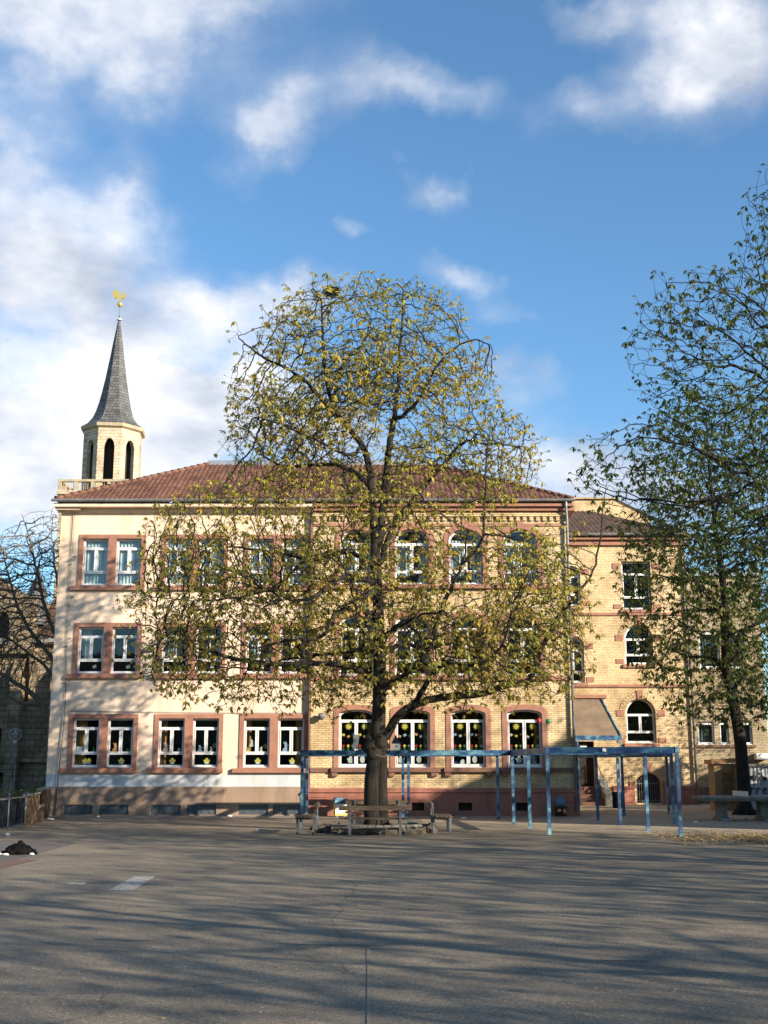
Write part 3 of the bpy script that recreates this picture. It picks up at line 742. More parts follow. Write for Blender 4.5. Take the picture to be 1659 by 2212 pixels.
# pantiled hip roof: wavy sheets
def pantile(mb, A, B, C, D, nu, nv, amp=0.035, lift=0.03, clip=None):
    """A,B eave left/right, D,C ridge above. rows overlap"""
    A, B, C, D = map(Vector, (A, B, C, D)); nrm = (B-A).cross(D-A).normalized()
    if nrm.z < 0: nrm = -nrm
    wd = (B-A).length; u = (B-A).normalized(); up = (D-A) - u*((D-A).dot(u)); hgt = up.length; up.normalize()
    pitch = wd/nu; sub = 6
    for j in range(nv):
        v0, v1 = j/nv, (j+1)/nv
        # span of this row
        l0 = (D-A).dot(u)*v0; r0 = wd + ((C-B).dot(u))*v0
        l1 = (D-A).dot(u)*v1; r1 = wd + ((C-B).dot(u))*v1
        n = int(nu*sub); vs = []; fs = []; cnt = 0
        lo = min(l0, l1) if l1 < l0 else l0; hi = r0
        i0 = int(math.floor(lo/pitch*sub)); i1 = int(math.ceil(hi/pitch*sub))
        for i in range(i0, i1+1):
            x = i*pitch/sub
            xa = min(max(x, l0), r0); xb = min(max(x, l1), r1)
            w0 = amp*(0.5+0.5*math.cos(2*PI*xa/pitch))**.7; w1 = amp*(0.5+0.5*math.cos(2*PI*xb/pitch))**.7
            vs.append(A + u*xa + up*(hgt*v0-.03) + nrm*(w0+lift)); vs.append(A + u*xb + up*(hgt*v1) + nrm*(w1+0.002))
        k = len(vs)//2
        mb.add(vs, [(2*i, 2*i+2, 2*i+3, 2*i+1) for i in range(k-1)], 0, True)
        # little vertical nose of the row
        vs2 = []
        for i in range(k): vs2 += [vs[2*i], vs[2*i]-nrm*(lift+.01)]
        mb.add(vs2, [(2*i, 2*i+1, 2*i+3, 2*i+2) for i in range(k-1)])
ez = 11.22; ey = FY-.50; RX0, RX1, RY, RZ = -7.04, 1.9, 46.4, 13.65
ebk = YB+.5; RYb = 47.4
mb = MB()
pantile(mb, (XL-.12, ey, ez), (XR+.2, ey, ez), (RX1, RY, RZ), (RX0, RY, RZ), 104, 19)
pantile(mb, (XL-.12, ebk, ez), (XL-.12, ey, ez), (RX0, RY, RZ), (RX0, RYb, RZ), 48, 19)
pantile(mb, (XR+.2, ey, ez), (XR+.2, ebk, ez), (RX1, RYb, RZ), (RX1, RY, RZ), 48, 19)
mb.add([(XL-.12, ebk, ez), (XR+.2, ebk, ez), (RX1, RYb, RZ), (RX0, RYb, RZ)], [(1, 0, 3, 2)])
roof = part(mb, 'roof', M['tile'])
for A, B in (((XL-.12, ey, ez), (RX0, RY, RZ)), ((XR+.2, ey, ez), (RX1, RY, RZ))):
    mb = MB(); A, B = Vector(A), Vector(B); n = 22
    for k in range(n):
        p = A.lerp(B, k/n); q = A.lerp(B, (k+1.1)/n); mb.tube([p+Vector((0, 0, .05)), q+Vector((0, 0, .035))], [.105, .085], 8)
    mb.build('hip_tiles', M['tile'], roof)
mb = MB(); mb.box(RX0-.1, RX1+.1, RY-.1, RYb+.1, RZ-.05, RZ+.16); mb.build('roof_deck', M['zinc'], roof)
mb = MB(); pv = Vector((-6.6, 44.6, 12.5)); mb.box(-.28, .28, -.35, .35, -.06, .06, M4=Matrix.Translation(pv) @ Matrix.Rotation(math.radians(30), 4, 'X')); mb.build('roof_light', M['zinc'], roof)
# downpipe and lightning rods
mb = MB(); mb.tube([(XR-.05, FY-.5, 11.17), (XR-.05, FY-.47, 11.0), (XR+.0, BY-.12, 10.6), (XR+.0, BY-.12, .2)], .05, 8); part(mb, 'downpipe', M['zinc'])
mb = MB(); mb.tube([(XM-.06, BY-.0, 10.8), (XM-.06, BY-.0, 0.1)], .045, 8); part(mb, 'downpipe', M['stone_dark'], label='dark pipe in the joint between render and brick')
mb = MB()
c0 = at(118, 1758, FY-.1); c1 = at(139, 1545, FY-.1); c2 = at(146, 1330, FY-.1); c3 = at(163, 1112, FY-.1)
mb.tube([(c0.x, FY-.1, .02), (c1.x, FY-.08, c1.z)], .022, 6); mb.tube([(c1.x, FY-.06, c1.z), (c2.x+.02, FY-.05, c2.z), (c3.x-.05, FY-.06, 10.84)], .008, 5)
mb.tube([(c1.x, FY-.06, c1.z-.2), (c1.x-.12, FY-.05, c2.z), (c1.x-.10, FY-.06, 10.84)], .007, 5)
for z in (5.9, 7.4, 8.9, 4.6): mb.box(c1.x-.13, c1.x-.07, FY-.07, FY, z, z+.03); mb.box(c1.x+.01, c1.x+.06, FY-.07, FY, z+.3, z+.33)
part(mb, 'lightning_rod', M['steel'])
mb = MB(); mb.tube([(-11.3, FY-.05, 3.62), (-8.5, FY-.05, 3.58), (-5.5, FY-.05, 3.55), (-2.7, FY-.05, 3.56)], .009, 5); part(mb, 'wall_cable', M['steel'])
cc = at(695, 1547, BY-.2)
mb = MB(); mb.blob((cc.x, BY-.2, cc.z), (.13, .12, .13), 3, 12, 8, .03); mb.box(cc.x-.04, cc.x+.04, BY-.1, BY, cc.z-.04, cc.z+.04)
part(mb, 'wall_lamp', M['concrete'], label='pale round lamp on the brick near the render joint')

# ================================================================== STAIR WING
WY = 54.7; WX0, WX1 = 4.0, 14.1
wing = thing('school_wing', (9.0, WY, 0), 'lower set back yellow brick stair wing with arched windows behind the blue frame', 'school wing')
WH = [arch(11.05, 12.42, 2.72, 4.73, .68), arch(11.14, 12.45, 6.29, 8.13, .65), rect(11.14, 12.5, 8.84, 11.1),
      arch(8.25, 9.2, 9.0, 10.9, .3), arch(8.25, 9.25, 5.45, 7.6, .48), rect(8.6, 9.55, .8, 2.8), arch(11.4, 12.5, .08, 1.39, .5)]
mb = MB(); mb.plate([(WX0, .0), (WX1, .0), (WX1, 12.1), (WX0, 12.1)], WH, WY, WY+.32, back=False, outer_sides=False)
mb.add([(WX1, WY, 0), (WX1, 62, 0), (WX1, 62, 12.1), (WX1, WY, 12.1)], [(0, 1, 2, 3)])
mb.add([(WX0, 62, 0), (WX0, WY, 0), (WX0, WY, 12.1), (WX0, 62, 12.1)], [(0, 1, 2, 3)])
part(mb, 'brick_wall', M['brick'], wing)
for xa, xb in ((10.35, 11.3), (12.6, WX1+.08)):
    mb = MB(); mb.box(xa, xb, WY-.08, WY-.002, 0, .70); mb.box(xa-.02, xb+.02, WY-.13, WY-.002, .702, .82); mb.box(xa, xb+.03, WY-.14, WY-.002, 0, .08); part(mb, 'plinth', M['pink'], wing)
mb = MB()
for xa in (11.1, 12.58): mb.box(xa, xa+.22, WY-.06, WY-.002, .83, 1.02)
part(mb, 'impost', M['stone'], wing)
def ring(mb, cx, zs, a, rs, t, y0, y1, nseg=15, gap=.012):
    """voussoirs round an arch head"""
    for k in range(nseg):
        t0 = PI*k/nseg+gap; t1 = PI*(k+1)/nseg-gap
        mb.plate([(cx+a*math.cos(t0), zs+rs*math.sin(t0)), (cx+(a+t)*math.cos(t0), zs+(rs+t)*math.sin(t0)), (cx+(a+t)*math.cos(t1), zs+(rs+t)*math.sin(t1)), (cx+a*math.cos(t1), zs+rs*math.sin(t1))], [], y0, y1)
for (x0, x1, z0, z1, rs, t1, t2) in ((11.05, 12.42, 2.72, 4.73, .68, .36, .76), (11.14, 12.45, 6.29, 8.13, .65, .36, .77), (11.14, 12.5, 8.84, 11.1, 0, .25, .75), (8.25, 9.2, 9.0, 10.9, .3, .25, .72), (8.25, 9.25, 5.45, 7.6, .48, .3, .78)):
    o = window(wing, x0+.02, WY+.2, z0+.01, x1-x0-.04, z1-z0-.02, rs, t1, t2)
    mb = MB(); mb.box(x0-.12, x1+.12, WY-.10, WY-.002, z0-.16, z0-.01); part(mb, 'sill', M['stone'], wing)
    if rs > .3:
        mb = MB(); ring(mb, (x0+x1)/2, z1-rs, (x1-x0)/2+.01, rs+.01, .28, WY-.025, WY-.001, 19); part(mb, 'brick_arch', M['brick'], wing)
        mb = MB(); cx = (x0+x1)/2
        mb.plate([(cx-.11, z1-.03), (cx+.11, z1-.03), (cx+.15, z1+.36), (cx-.15, z1+.36)], [], WY-.06, WY-.026); part(mb, 'keystone', M['stone'], wing)
    for xx in (x0-.42, x1+.08):
        for za, zb in ((z1-max(rs, .25)-.12, z1-max(rs, .25)+.16), (z0+.02, z0+.24)):
            mb = MB(); mb.box(xx, xx+.34, WY-.03, WY-.001, za, zb); part(mb, 'quoin_block', M['stone'], wing)
mb = MB(); mb.box(8.0, WX1+.03, WY-.07, WY-.001, 5.24, 5.36); mb.box(8.0, WX1+.03, WY-.07, WY-.001, 8.55, 8.67); part(mb, 'string_course', M['stone'], wing)
mb = MB(); ring(mb, 11.95, .89, .56, .51, .34, WY-.03, WY-.001, 21); part(mb, 'brick_arch', M['brick'], wing)
mb = MB(); mb.plate([(11.85, 1.42), (12.05, 1.42), (12.1, 1.82), (11.8, 1.82)], [], WY-.07, WY-.031); part(mb, 'keystone', M['stone'], wing)
mb = MB()
for k in range(11): x = 11.45+k*.1; mb.box(x-.014, x+.014, WY+.10, WY+.13, .09, 1.38-.45*abs(k-5)**2/25)
for z in (.14, .9): mb.box(11.41, 12.49, WY+.085, WY+.145, z, z+.06)
part(mb, 'cellar_gate', M['iron'], wing)
mb = MB(); mb.box(4.2, WX1-.1, WY+.9, WY+1.0, 0, 12); mb.box(11.1, 12.8, WY+.4, WY+.5, 0, 1.6)
for z in (.0, 2.2, 5.5, 8.3, 11.6): mb.box(4.2, WX1-.1, WY+.33, WY+.9, z, z+.05)
part(mb, 'interior', M['dark'], wing)
mb = MB(); mb.box(WX0, WX1+.3, WY-.3, WY+.3, 12.1, 12.22); mb.box(WX0, WX1+.1, WY-.14, WY-.002, 11.86, 12.098); part(mb, 'cornice', M['stone'], wing)
gutter((WX0, WY-.42, 12.36), (WX1+.4, WY-.42, 12.36), .1, wing)
mb = MB(); pantile(mb, (WX0, WY-.4, 12.3), (WX1+.3, WY-.4, 12.3), (WX1-3.4, 60, 14.65), (WX0, 60, 14.65), 46, 16)
mb.add([(WX1+.3, WY-.4, 12.3), (WX1+.3, 62, 12.3), (WX1-3.4, 60, 14.65)], [(0, 1, 2)])
part(mb, 'roof', M['tile_dark'], wing)
mb = MB(); mb.add([(WX0, 60.02, 12), (11.6, 60.02, 12), (14.0, 60.02, 14.2), (12.1, 60.02, 15.3), (WX0, 60.02, 15.3)], [(0, 1, 2, 3, 4)]); mb.box(WX0, 12.15, 59.9, 60.4, 15.3, 15.38)
mb.add([(12.1, 59.9, 15.3), (12.1, 60.4, 15.3), (15.6, 60.4, 13.5), (15.6, 59.9, 13.5)], [(0, 1, 2, 3)])
part(mb, 'brick_gable', M['brick'], wing)
mb = MB(); mb.tube([(WX1+.0, WY-.42, 12.3), (WX1, WY-.12, 11.9), (WX1, WY-.12, .1)], .055, 8); part(mb, 'downpipe', M['zinc'], wing)
# entrance: door, steps, cheek wall, canopy
mb = MB(); mb.box(8.62, 9.53, WY+.25, WY+.3, .8, 2.78)
dr = part(mb, 'door', M['void'], wing)
mb = MB(); mb.box(8.95, 9.25, WY+.20, WY+.245, 2.42, 2.6); mb.build('door_light', M['drape'], dr)
mb = MB()
for k in range(5): mb.box(8.3, 9.62, WY-.3*(5-k)-.1, WY-.003, .16*k, .16*(k+1)-.002)
part(mb, 'steps', M['stone_dark'], wing)
mb = MB(); mb.plate([(WY-1.9, 0), (WY-.01, 0), (WY-.01, 1.15), (WY-.5, 1.1), (WY-1.5, .55), (WY-1.9, .5)], [], 9.64, 9.95)
mb.v = [(v[1], v[0], v[2]) for v in mb.v]; part(mb, 'cheek_wall', M['concrete'], wing)
mb = MB(); mb.tube([(9.62, WY-1.75, .1), (9.62, WY-1.75, 1.15), (9.62, WY-.1, 1.85), (9.62, WY-.1, .8)], .02, 6); mb.tube([(9.62, WY-.9, .3), (9.62, WY-.9, 1.5)], .015, 6); part(mb, 'handrail', M['steel'], wing)
mb = MB(); cx0, cx1 = 8.3, 10.42
mb.add([(cx0, WY-.02, 4.7), (cx1-.5, WY-.02, 4.7), (cx1, WY-1.7, 3.0), (cx0, WY-1.7, 3.0), (cx0, WY-.02, 4.66), (cx1-.5, WY-.02, 4.66), (cx1, WY-1.7, 2.96), (cx0, WY-1.7, 2.96)],
       [(0, 3, 2, 1), (4, 5, 6, 7), (1, 2, 6, 5), (0, 4, 7, 3)])
cn = part(mb, 'canopy', M['canopy'], wing)
mb = MB(); mb.beam((cx1-.48, WY-.02, 4.72), (cx1+.03, WY-1.72, 3.0), .06, .09)
mb.box(cx0, cx1+.06, WY-1.78, WY-1.70, 2.80, 3.02); mb.box(cx1-.02, cx1+.04, WY-1.76, WY-1.70, 0, 2.8); mb.box(cx0+.2, cx0+.26, WY-1.76, WY-1.70, 0, 2.8)
mb.build('canopy_frame', M['bluepaint'], cn)
mb = MB(); mb.box(8.2, 10.2, WY-.12, WY-.002, 4.74, 4.9); part(mb, 'string_course', M['stone'], wing)

# ================================================================== RIGHT BACK BUILDING
AY = 56.0
ann = thing('annex_building', (17, AY, 0), 'plain weathered brick annex with small square windows beyond the right hand tree', 'building')
ah = [rect(14.62, 15.42, 2.67, 3.73), rect(15.66, 16.1, 2.67, 3.73), rect(16.35, 17.2, 2.67, 3.73), rect(14.9, 15.9, 6.2, 8.0), rect(16.3, 17.1, 6.2, 8.0)]
mb = MB(); mb.plate([(WX1-.2, .75), (17.9, .75), (17.9, 10.6), (WX1-.2, 10.6)], ah, AY, AY+.3, back=False, outer_sides=False)
mb.add([(17.9, AY, .75), (17.9, 64, .75), (17.9, 64, 10.6), (17.9, AY, 10.6)], [(0, 1, 2, 3)])
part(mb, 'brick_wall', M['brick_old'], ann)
mb = MB(); mb.box(WX1-.2, 17.95, AY-.06, AY+.3, 0, .75); part(mb, 'plinth', M['stone_dark'], ann)
mb = MB(); mb.box(14.2, 17.9, AY+1.3, AY+1.4, 0, 10.5); mb.box(14.2, 17.9, AY+.32, AY+1.3, 5, 5.1); part(mb, 'interior', M['dark'], ann)
for q in ah:
    x0, z0 = q[0]; x1, z1 = q[2]
    o = window(ann, x0+.01, AY+.1, z0+.01, x1-x0-.02, z1-z0-.02, 0, .06, 0, False, .05)
    curtain(.03, x1-x0-.05, .03, z1-z0-.05, .2, M['panel'], o)
    mb = MB(); mb.box(x0-.12, x1+.12, AY-.09, AY-.002, z0-.12, z0-.01); part(mb, 'sill', M['stone_dark'], ann)
mb = MB(); mb.box(WX1-.2, 18.1, AY-.2, 64, 10.6, 10.8); part(mb, 'roof', M['zinc'], ann)
fx = at(1645, 1634, AY-.2)
mb = MB(); mb.box(fx.x-.28, fx.x+.25, AY-.4, AY-.002, fx.z-.15, fx.z+.14); part(mb, 'vent_box', M['paper'], ann, 'small pale box fixed to the wall')

# ================================================================== CHURCH
TY = 110.0; tx = at(242, 1000, TY).x
ch = thing('church', (tx, TY, 0), 'sandstone church with an octagonal belfry and slate spire rising behind the school roof', 'church')
def z_at(py, Y): return at(829.5, py, Y).z
zc0, zc1, ztip = z_at(1044, TY), z_at(938, TY), z_at(682, TY)
R8 = 63.7/FPX*(0.9776*TY+6.3)
vang = [math.radians(-(30+45*k)+13.4) for k in range(8)]      # vertex directions, front is -y
mb = MB()
hz = zc0-1.2
for k in range(8):
    a0, a1 = vang[k], vang[(k+1) % 8]
    P = Vector((tx+R8*math.cos(a0), TY+R8*math.sin(a0), 0)); Q = Vector((tx+R8*math.cos(a1), TY+R8*math.sin(a1), 0))
    if (Q-P).cross(Vector((0, 0, 1))).dot(P-Vector((tx, TY, 0))) < 0: P, Q = Q, P
    u = (Q-P).normalized(); ln = (Q-P).length; nin = -((P+Q)/2-Vector((tx, TY, 0))).normalized()
    t = MB(); hw = ln*.23
    t.plate([(0, hz), (ln, hz), (ln, zc1+.1), (0, zc1+.1)], [lancet(ln/2-hw, ln/2+hw, hz+.3, zc0+(zc1-zc0)*.78, hw*1.7)], 0, .45, outer_sides=False)
    mb.add([P + u*v[0] + nin*v[1] + Vector((0, 0, v[2])) for v in t.v], t.f)
part(mb, 'belfry', M['sandstone_block'], ch)
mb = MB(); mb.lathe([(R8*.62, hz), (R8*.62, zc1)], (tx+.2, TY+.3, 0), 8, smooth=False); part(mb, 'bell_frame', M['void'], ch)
rt = vang[0]
mb = MB(); mb.lathe([(R8*1.0, zc1-.1), (R8*1.1, zc1+.05), (R8*1.12, zc1+.35), (R8*.5, zc1+.5)], (tx, TY, 0), 8, smooth=False, rot=rt); part(mb, 'cornice', M['stone_pale'], ch)
prof = [(1.11, 0), (.90, .035), (.74, .085), (.64, .145), (.55, .22), (.47, .31), (.37, .44), (.265, .6), (.16, .77), (.07, .91), (.012, 1.0)]
mb = MB(); mb.lathe([(r*R8, zc1+.35+(ztip-zc1-.35)*t) for r, t in prof], (tx, TY, 0), 8, smooth=False, rot=rt)
sp_ = part(mb, 'spire', M['slate'], ch)
mb = MB(); zb_ = z_at(658, TY)
mb.tube([(tx, TY, ztip-.8), (tx, TY, z_at(648, TY))], .035, 6); part(mb, 'spindle', M['iron'], ch)
mb = MB(); mb.lathe([(0.02, -.28), (.2, -.2), (.28, 0), (.2, .2), (.02, .28)], (tx, TY, zb_), 12); part(mb, 'ball', M['gold'], ch)
mb = MB(); mb.lathe([(.26, -.08), (.28, 0), (.2, .08)], (tx, TY, z_at(690, TY)), 8); part(mb, 'ring', M['white'], ch)
rz0 = z_at(651, TY); rh = z_at(627, TY)-rz0
ROO = [(-.04, 0), (.06, 0), (.10, .16), (.24, .26), (.36, .32), (.44, .44), (.46, .60), (.42, .72), (.32, .80), (.22, .78), (.16, .66), (.14, .50), (.04, .46), (.0, .52), (-.02, .66), (-.12, .84), (-.28, .98), (-.48, 1.0), (-.64, .90), (-.68, .72), (-.64, .52), (-.56, .36), (-.46, .26), (-.30, .34), (-.16, .24), (-.08, .14)]
mb = MB(); mb.plate([(tx+x*rh*1.0, rz0+z*rh) for x, z in ROO], [], TY-.06, TY+.06); part(mb, 'weathercock', M['gold'], ch)
mb = MB(); mb.lathe([(.9, 0), (.85, .25), (.55, .5), (.3, 1.1), (.2, 1.3)], (tx+.5, TY, z_at(1000, TY)-1.6), 14); part(mb, 'bell', M['iron'], ch)
# square shaft and balustrade
hw_ = 3.8; zs = z_at(1060, TY-3.8)
mb = MB(); mb.box(tx-hw_, tx+hw_, TY-hw_, TY+hw_, 0, zs); mb.box(tx-hw_-.25, tx+hw_+.25, TY-hw_-.25, TY+hw_+.25, zs-.35, zs-.002); part(mb, 'tower', M['sandstone_block'], ch)
mb = MB(); zt = z_at(1036, TY-hw_)
for sy in (-1, 1):
    mb.box(tx-hw_-.2, tx+hw_+.2, TY+sy*hw_-.18, TY+sy*hw_+.18, zt-.22, zt); mb.box(tx+sy*hw_-.18, tx+sy*hw_+.18, TY-hw_, TY+hw_, zt-.22, zt-.003)
    for k in range(6):
        x = tx-hw_+k*hw_*2/5; mb.box(x-.16, x+.16, TY+sy*hw_-.15, TY+sy*hw_+.15, zs, zt-.22); mb.box(tx+sy*hw_-.15, tx+sy*hw_+.15, TY-hw_+k*hw_*2/5-.16, TY-hw_+k*hw_*2/5+.16, zs, zt-.223)
    for k in range(40):
        x = tx-hw_+.1+k*hw_*2/40; mb.box(x-.02, x+.02, TY+sy*hw_-.02, TY+sy*hw_+.02, zs, zt-.22)
part(mb, 'balustrade', M['stone_pale'], ch)
# nave behind the left corner
NY = 62.0
ne = z_at(1392, NY)
mb = MB()
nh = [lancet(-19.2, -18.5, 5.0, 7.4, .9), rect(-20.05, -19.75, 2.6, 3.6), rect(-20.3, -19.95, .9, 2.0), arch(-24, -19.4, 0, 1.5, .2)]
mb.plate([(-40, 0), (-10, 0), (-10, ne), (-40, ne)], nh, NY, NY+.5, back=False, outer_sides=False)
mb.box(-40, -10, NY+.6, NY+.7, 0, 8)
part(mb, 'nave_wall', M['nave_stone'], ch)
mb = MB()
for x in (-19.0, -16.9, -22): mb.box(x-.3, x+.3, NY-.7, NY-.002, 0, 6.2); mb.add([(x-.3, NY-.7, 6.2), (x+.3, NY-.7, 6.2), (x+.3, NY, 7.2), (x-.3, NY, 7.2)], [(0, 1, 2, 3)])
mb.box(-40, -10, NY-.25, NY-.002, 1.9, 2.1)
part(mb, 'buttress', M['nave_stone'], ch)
mb = MB(); mb.box(-40, -10, NY-.3, NY, ne, ne+.3); part(mb, 'eaves', M['concrete'], ch)
mb = MB(); pantile(mb, (-18.6, NY-.3, ne+.3), (-10, NY-.3, ne+.3), (-10, NY+4, z_at(1272, NY+4)), (-18.2, NY+4, z_at(1272, NY+4)), 30, 14, .05)
part(mb, 'nave_roof', M['tile_dark'], ch)
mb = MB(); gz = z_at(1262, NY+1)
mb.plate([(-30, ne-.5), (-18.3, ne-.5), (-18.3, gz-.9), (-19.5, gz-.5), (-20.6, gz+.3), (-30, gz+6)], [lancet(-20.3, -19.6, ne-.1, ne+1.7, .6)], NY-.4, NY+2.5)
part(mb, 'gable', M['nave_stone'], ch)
tw = at(82, 1262, NY+.5)
mb = MB(); mb.lathe([(.5, -2.2), (.5, -.7), (.62, -.65), (.1, .55), (.02, 1.0)], (tw.x, NY+.5, tw.z), 8, smooth=False); part(mb, 'turret', M['slate'], ch)

# ================================================================== TREES
def interp_path(pts, step):
    out = []
    for i in range(len(pts)-1):
        a, b = np.array(pts[i], float), np.array(pts[i+1], float)
        n = max(1, int(np.linalg.norm(b-a)/step))
        for k in range(n): out.append(a+(b-a)*k/n)
    out.append(np.array(pts[-1], float)); return out
def smooth_path(pts, it=2):
    for _ in range(it):
        q = [pts[0]]
        for i in range(len(pts)-1):
            a, b = np.array(pts[i]), np.array(pts[i+1]); q += [a*.75+b*.25, a*.25+b*.75]
        q.append(pts[-1]); pts = q
    return pts
def grow_tree(limbs, att, step=0.2, di=2.2, dk=0.32, seed=1, maxn=40000, wig=0.25, up=0.05, tip=0.0055, e=2.35, maxit=140):
    """limbs: list of (path, r0, r1); first is the trunk. space colonisation fills the attractors"""
    r = np.random.default_rng(seed)
    pos = np.zeros((maxn, 3)); par = -np.ones(maxn, int); mr = np.zeros(maxn); n = 0
    for li, (path, r0, r1) in enumerate(limbs):
        pts = interp_path(smooth_path(path, 2), step)
        start = -1
        if li > 0:
            start = int(np.argmin(((pos[:n]-pts[0])**2).sum(1)))
        for i, p in enumerate(pts):
            if li > 0 and i == 0 and np.linalg.norm(pos[start]-p) < step*.5: continue
            j = r.normal(0, .012, 3) if li > 0 else 0
            pos[n] = p+j; par[n] = start if (i == 0 or (li > 0 and i == 1 and n == n0)) else n-1
            if i == 0 or start == -2: pass
            mr[n] = r0+(r1-r0)*i/max(1, len(pts)-1)
            if li > 0 and 'first' not in locals(): pass
            n += 1
            n0 = -1
        # fix parent of the first appended node
        pass
    # reparent cleanly
    n = 0; pos[:] = 0; par[:] = -1; mr[:] = 0
    for li, (path, r0, r1) in enumerate(limbs):
        pts = interp_path(smooth_path(path, 2), step)
        prev = -1
        if li > 0: prev = int(np.argmin(((pos[:n]-pts[0])**2).sum(1)))
        for i, p in enumerate(pts):
            if li > 0 and i == 0: continue
            pos[n] = p + (r.normal(0, .015, 3) if li > 0 else 0); par[n] = prev; mr[n] = r0+(r1-r0)*i/max(1, len(pts)-1); prev = n; n += 1
    A = att.copy(); best = np.full(len(A), 1e9); idx = np.zeros(len(A), int)
    def upd(lo, hi):
        for c in range(lo, hi, 400):
            q = pos[c:min(hi, c+400)]
            d = ((A[:, None, :]-q[None])**2).sum(2); k = d.argmin(1); dm = d[np.arange(len(A)), k]
            m = dm < best; best[m] = dm[m]; idx[m] = k[m]+c
    lo = int(n*0.0); upd(lo, n)
    nch = np.zeros(maxn, int)
    for it in range(maxit):
        keep = best > dk*dk
        A = A[keep]; best = best[keep]; idx = idx[keep]
        if len(A) == 0: break
        act = best < di*di
        if not act.any():
            di *= 1.3
            if di > 8: break
            continue
        ids = idx[act]; d = A[act]-pos[ids]; d /= np.linalg.norm(d, axis=1)[:, None]+1e-9
        un, inv = np.unique(ids, return_inverse=True)
        acc = np.zeros((len(un), 3)); np.add.at(acc, inv, d)
        acc /= np.linalg.norm(acc, axis=1)[:, None]+1e-9
        prevd = pos[un]-pos[np.maximum(par[un], 0)]; prevd /= np.linalg.norm(prevd, axis=1)[:, None]+1e-9
        acc = acc + 0.35*prevd + r.normal(0, wig, acc.shape); acc[:, 2] += up
        acc /= np.linalg.norm(acc, axis=1)[:, None]+1e-9
        ok = nch[un] < 4
        un = un[ok]; acc = acc[ok]
        if len(un) == 0 or n+len(un) >= maxn: break
        pos[n:n+len(un)] = pos[un]+acc*step; par[n:n+len(un)] = un; np.add.at(nch, un, 1)
        m0 = n; n += len(un); upd(m0, n)
    pos = pos[:n]; par = par[:n]; mr = mr[:n]
    acc = np.zeros(n); has = np.zeros(n, bool)
    for i in range(n-1, 0, -1):
        rr = tip**e if not has[i] else acc[i]
        acc[i] = rr
        if par[i] >= 0: acc[par[i]] += rr; has[par[i]] = True
    rad = acc**(1/e); rad[~has] = tip
    rad = np.where(mr > 0, np.maximum(mr, np.minimum(rad, mr*1.15)), rad)
    # fade where hand laid limbs end
    return pos, par, rad, has
def tree_meshes(pos, par, rad, split=0.035, barkoff=0.0, rtaper=True):
    n = len(pos); ch = [[] for _ in range(n)]
    for i in range(n):
        if par[i] >= 0: ch[par[i]].append(i)
    trunk, twig = MB(), MB()
    stack = [(-1, i) for i in range(n) if par[i] < 0]
    while stack:
        src, i = stack.pop()
        chain = [i]
        while ch[chain[-1]]:
            c = sorted(ch[chain[-1]], key=lambda k: -rad[k]); nx = c[0]
            for o in c[1:]: stack.append((chain[-1], o))
            chain.append(nx)
        pts = [pos[k] for k in chain]; rs = [rad[k] for k in chain]
        if src >= 0: pts = [pos[src]]+pts; rs = [min(rs[0]*1.1, rad[src])]+rs
        if len(pts) < 2: continue
        # cut into thick and thin runs
        k = 0
        while k < len(pts) and rs[k] >= split: k += 1
        def put(mb, P, R):
            if len(P) < 2: return
            m = max(R); ns = 3 if m < .012 else 4 if m < .03 else 6 if m < .08 else 12
            mb.tube([Vector(p) for p in P], R, ns, 0, cap=m > .05)
        put(trunk, pts[:k+1], rs[:k+1]); put(twig, pts[max(0, k-0):], rs[max(0, k-0):]) if k < len(pts)-1 else None
    return trunk, twig
def leaf_geo(P, D, rng, n5=5, l0=.09, l1=.15, wd=.3, droop=(-1.25, -.35)):
    """palmate clusters: returns verts, faces"""
    C = len(P); az0 = rng.uniform(0, 2*PI, C); V = []; cs = np.clip(rng.normal(1, .32, C), .4, 1.7)
    for k in range(n5):
        az = az0+2*PI*k/n5+rng.normal(0, .18, C); dr = rng.uniform(droop[0], droop[1], C)
        ln = rng.uniform(l0, l1, C)*(1.0 if k else 1.15)*cs
        d = np.stack([np.cos(az)*np.cos(dr), np.sin(az)*np.cos(dr), np.sin(dr)], 1) + D*.25
        d /= np.linalg.norm(d, axis=1)[:, None]
        s = np.cross(d, np.array([0, 0, 1.0])); s /= np.linalg.norm(s, axis=1)[:, None]+1e-6
        roll = rng.normal(0, .5, C)[:, None]; nn = np.cross(s, d); s = s*np.cos(roll)+nn*np.sin(roll)
        w_ = (ln*wd)[:, None]*.5; l_ = ln[:, None]
        sag = np.zeros((C, 3)); sag[:, 2] = -ln*.12
        V.append(np.stack([P, P+d*l_*.62-s*w_, P+d*l_+sag, P+d*l_*.62+s*w_], 1))
    V = np.concatenate(V, 0).reshape(-1, 3)
    F = np.arange(len(V)).reshape(-1, 4)
    return V, F
def combine(name, twig, V, F, mats, parent):
    """twigs (slot 0) and leaves (slot 1) as one crown mesh"""
    o = ORI[parent.name]; tv = np.array([tuple(v) for v in twig.v]) if twig.v else np.zeros((0, 3)); nt_ = len(tv)
    me = bpy.data.meshes.new(name)
    allv = np.concatenate([tv, V], 0)-np.array(o) if len(V) else tv-np.array(o)
    me.from_pydata(allv.tolist(), [], [list(f) for f in twig.f] + (F+nt_).tolist())
    for m_ in mats: me.materials.append(m_)
    mi = [0]*len(twig.f)+[1]*len(F); me.polygons.foreach_set('material_index', mi)
    me.polygons.foreach_set('use_smooth', [True]*len(twig.f)+[False]*len(F)); me.update()
    ob = bpy.data.objects.new(name, me); COL.objects.link(ob); ob.parent = parent; ORI[ob.name] = o
    return ob
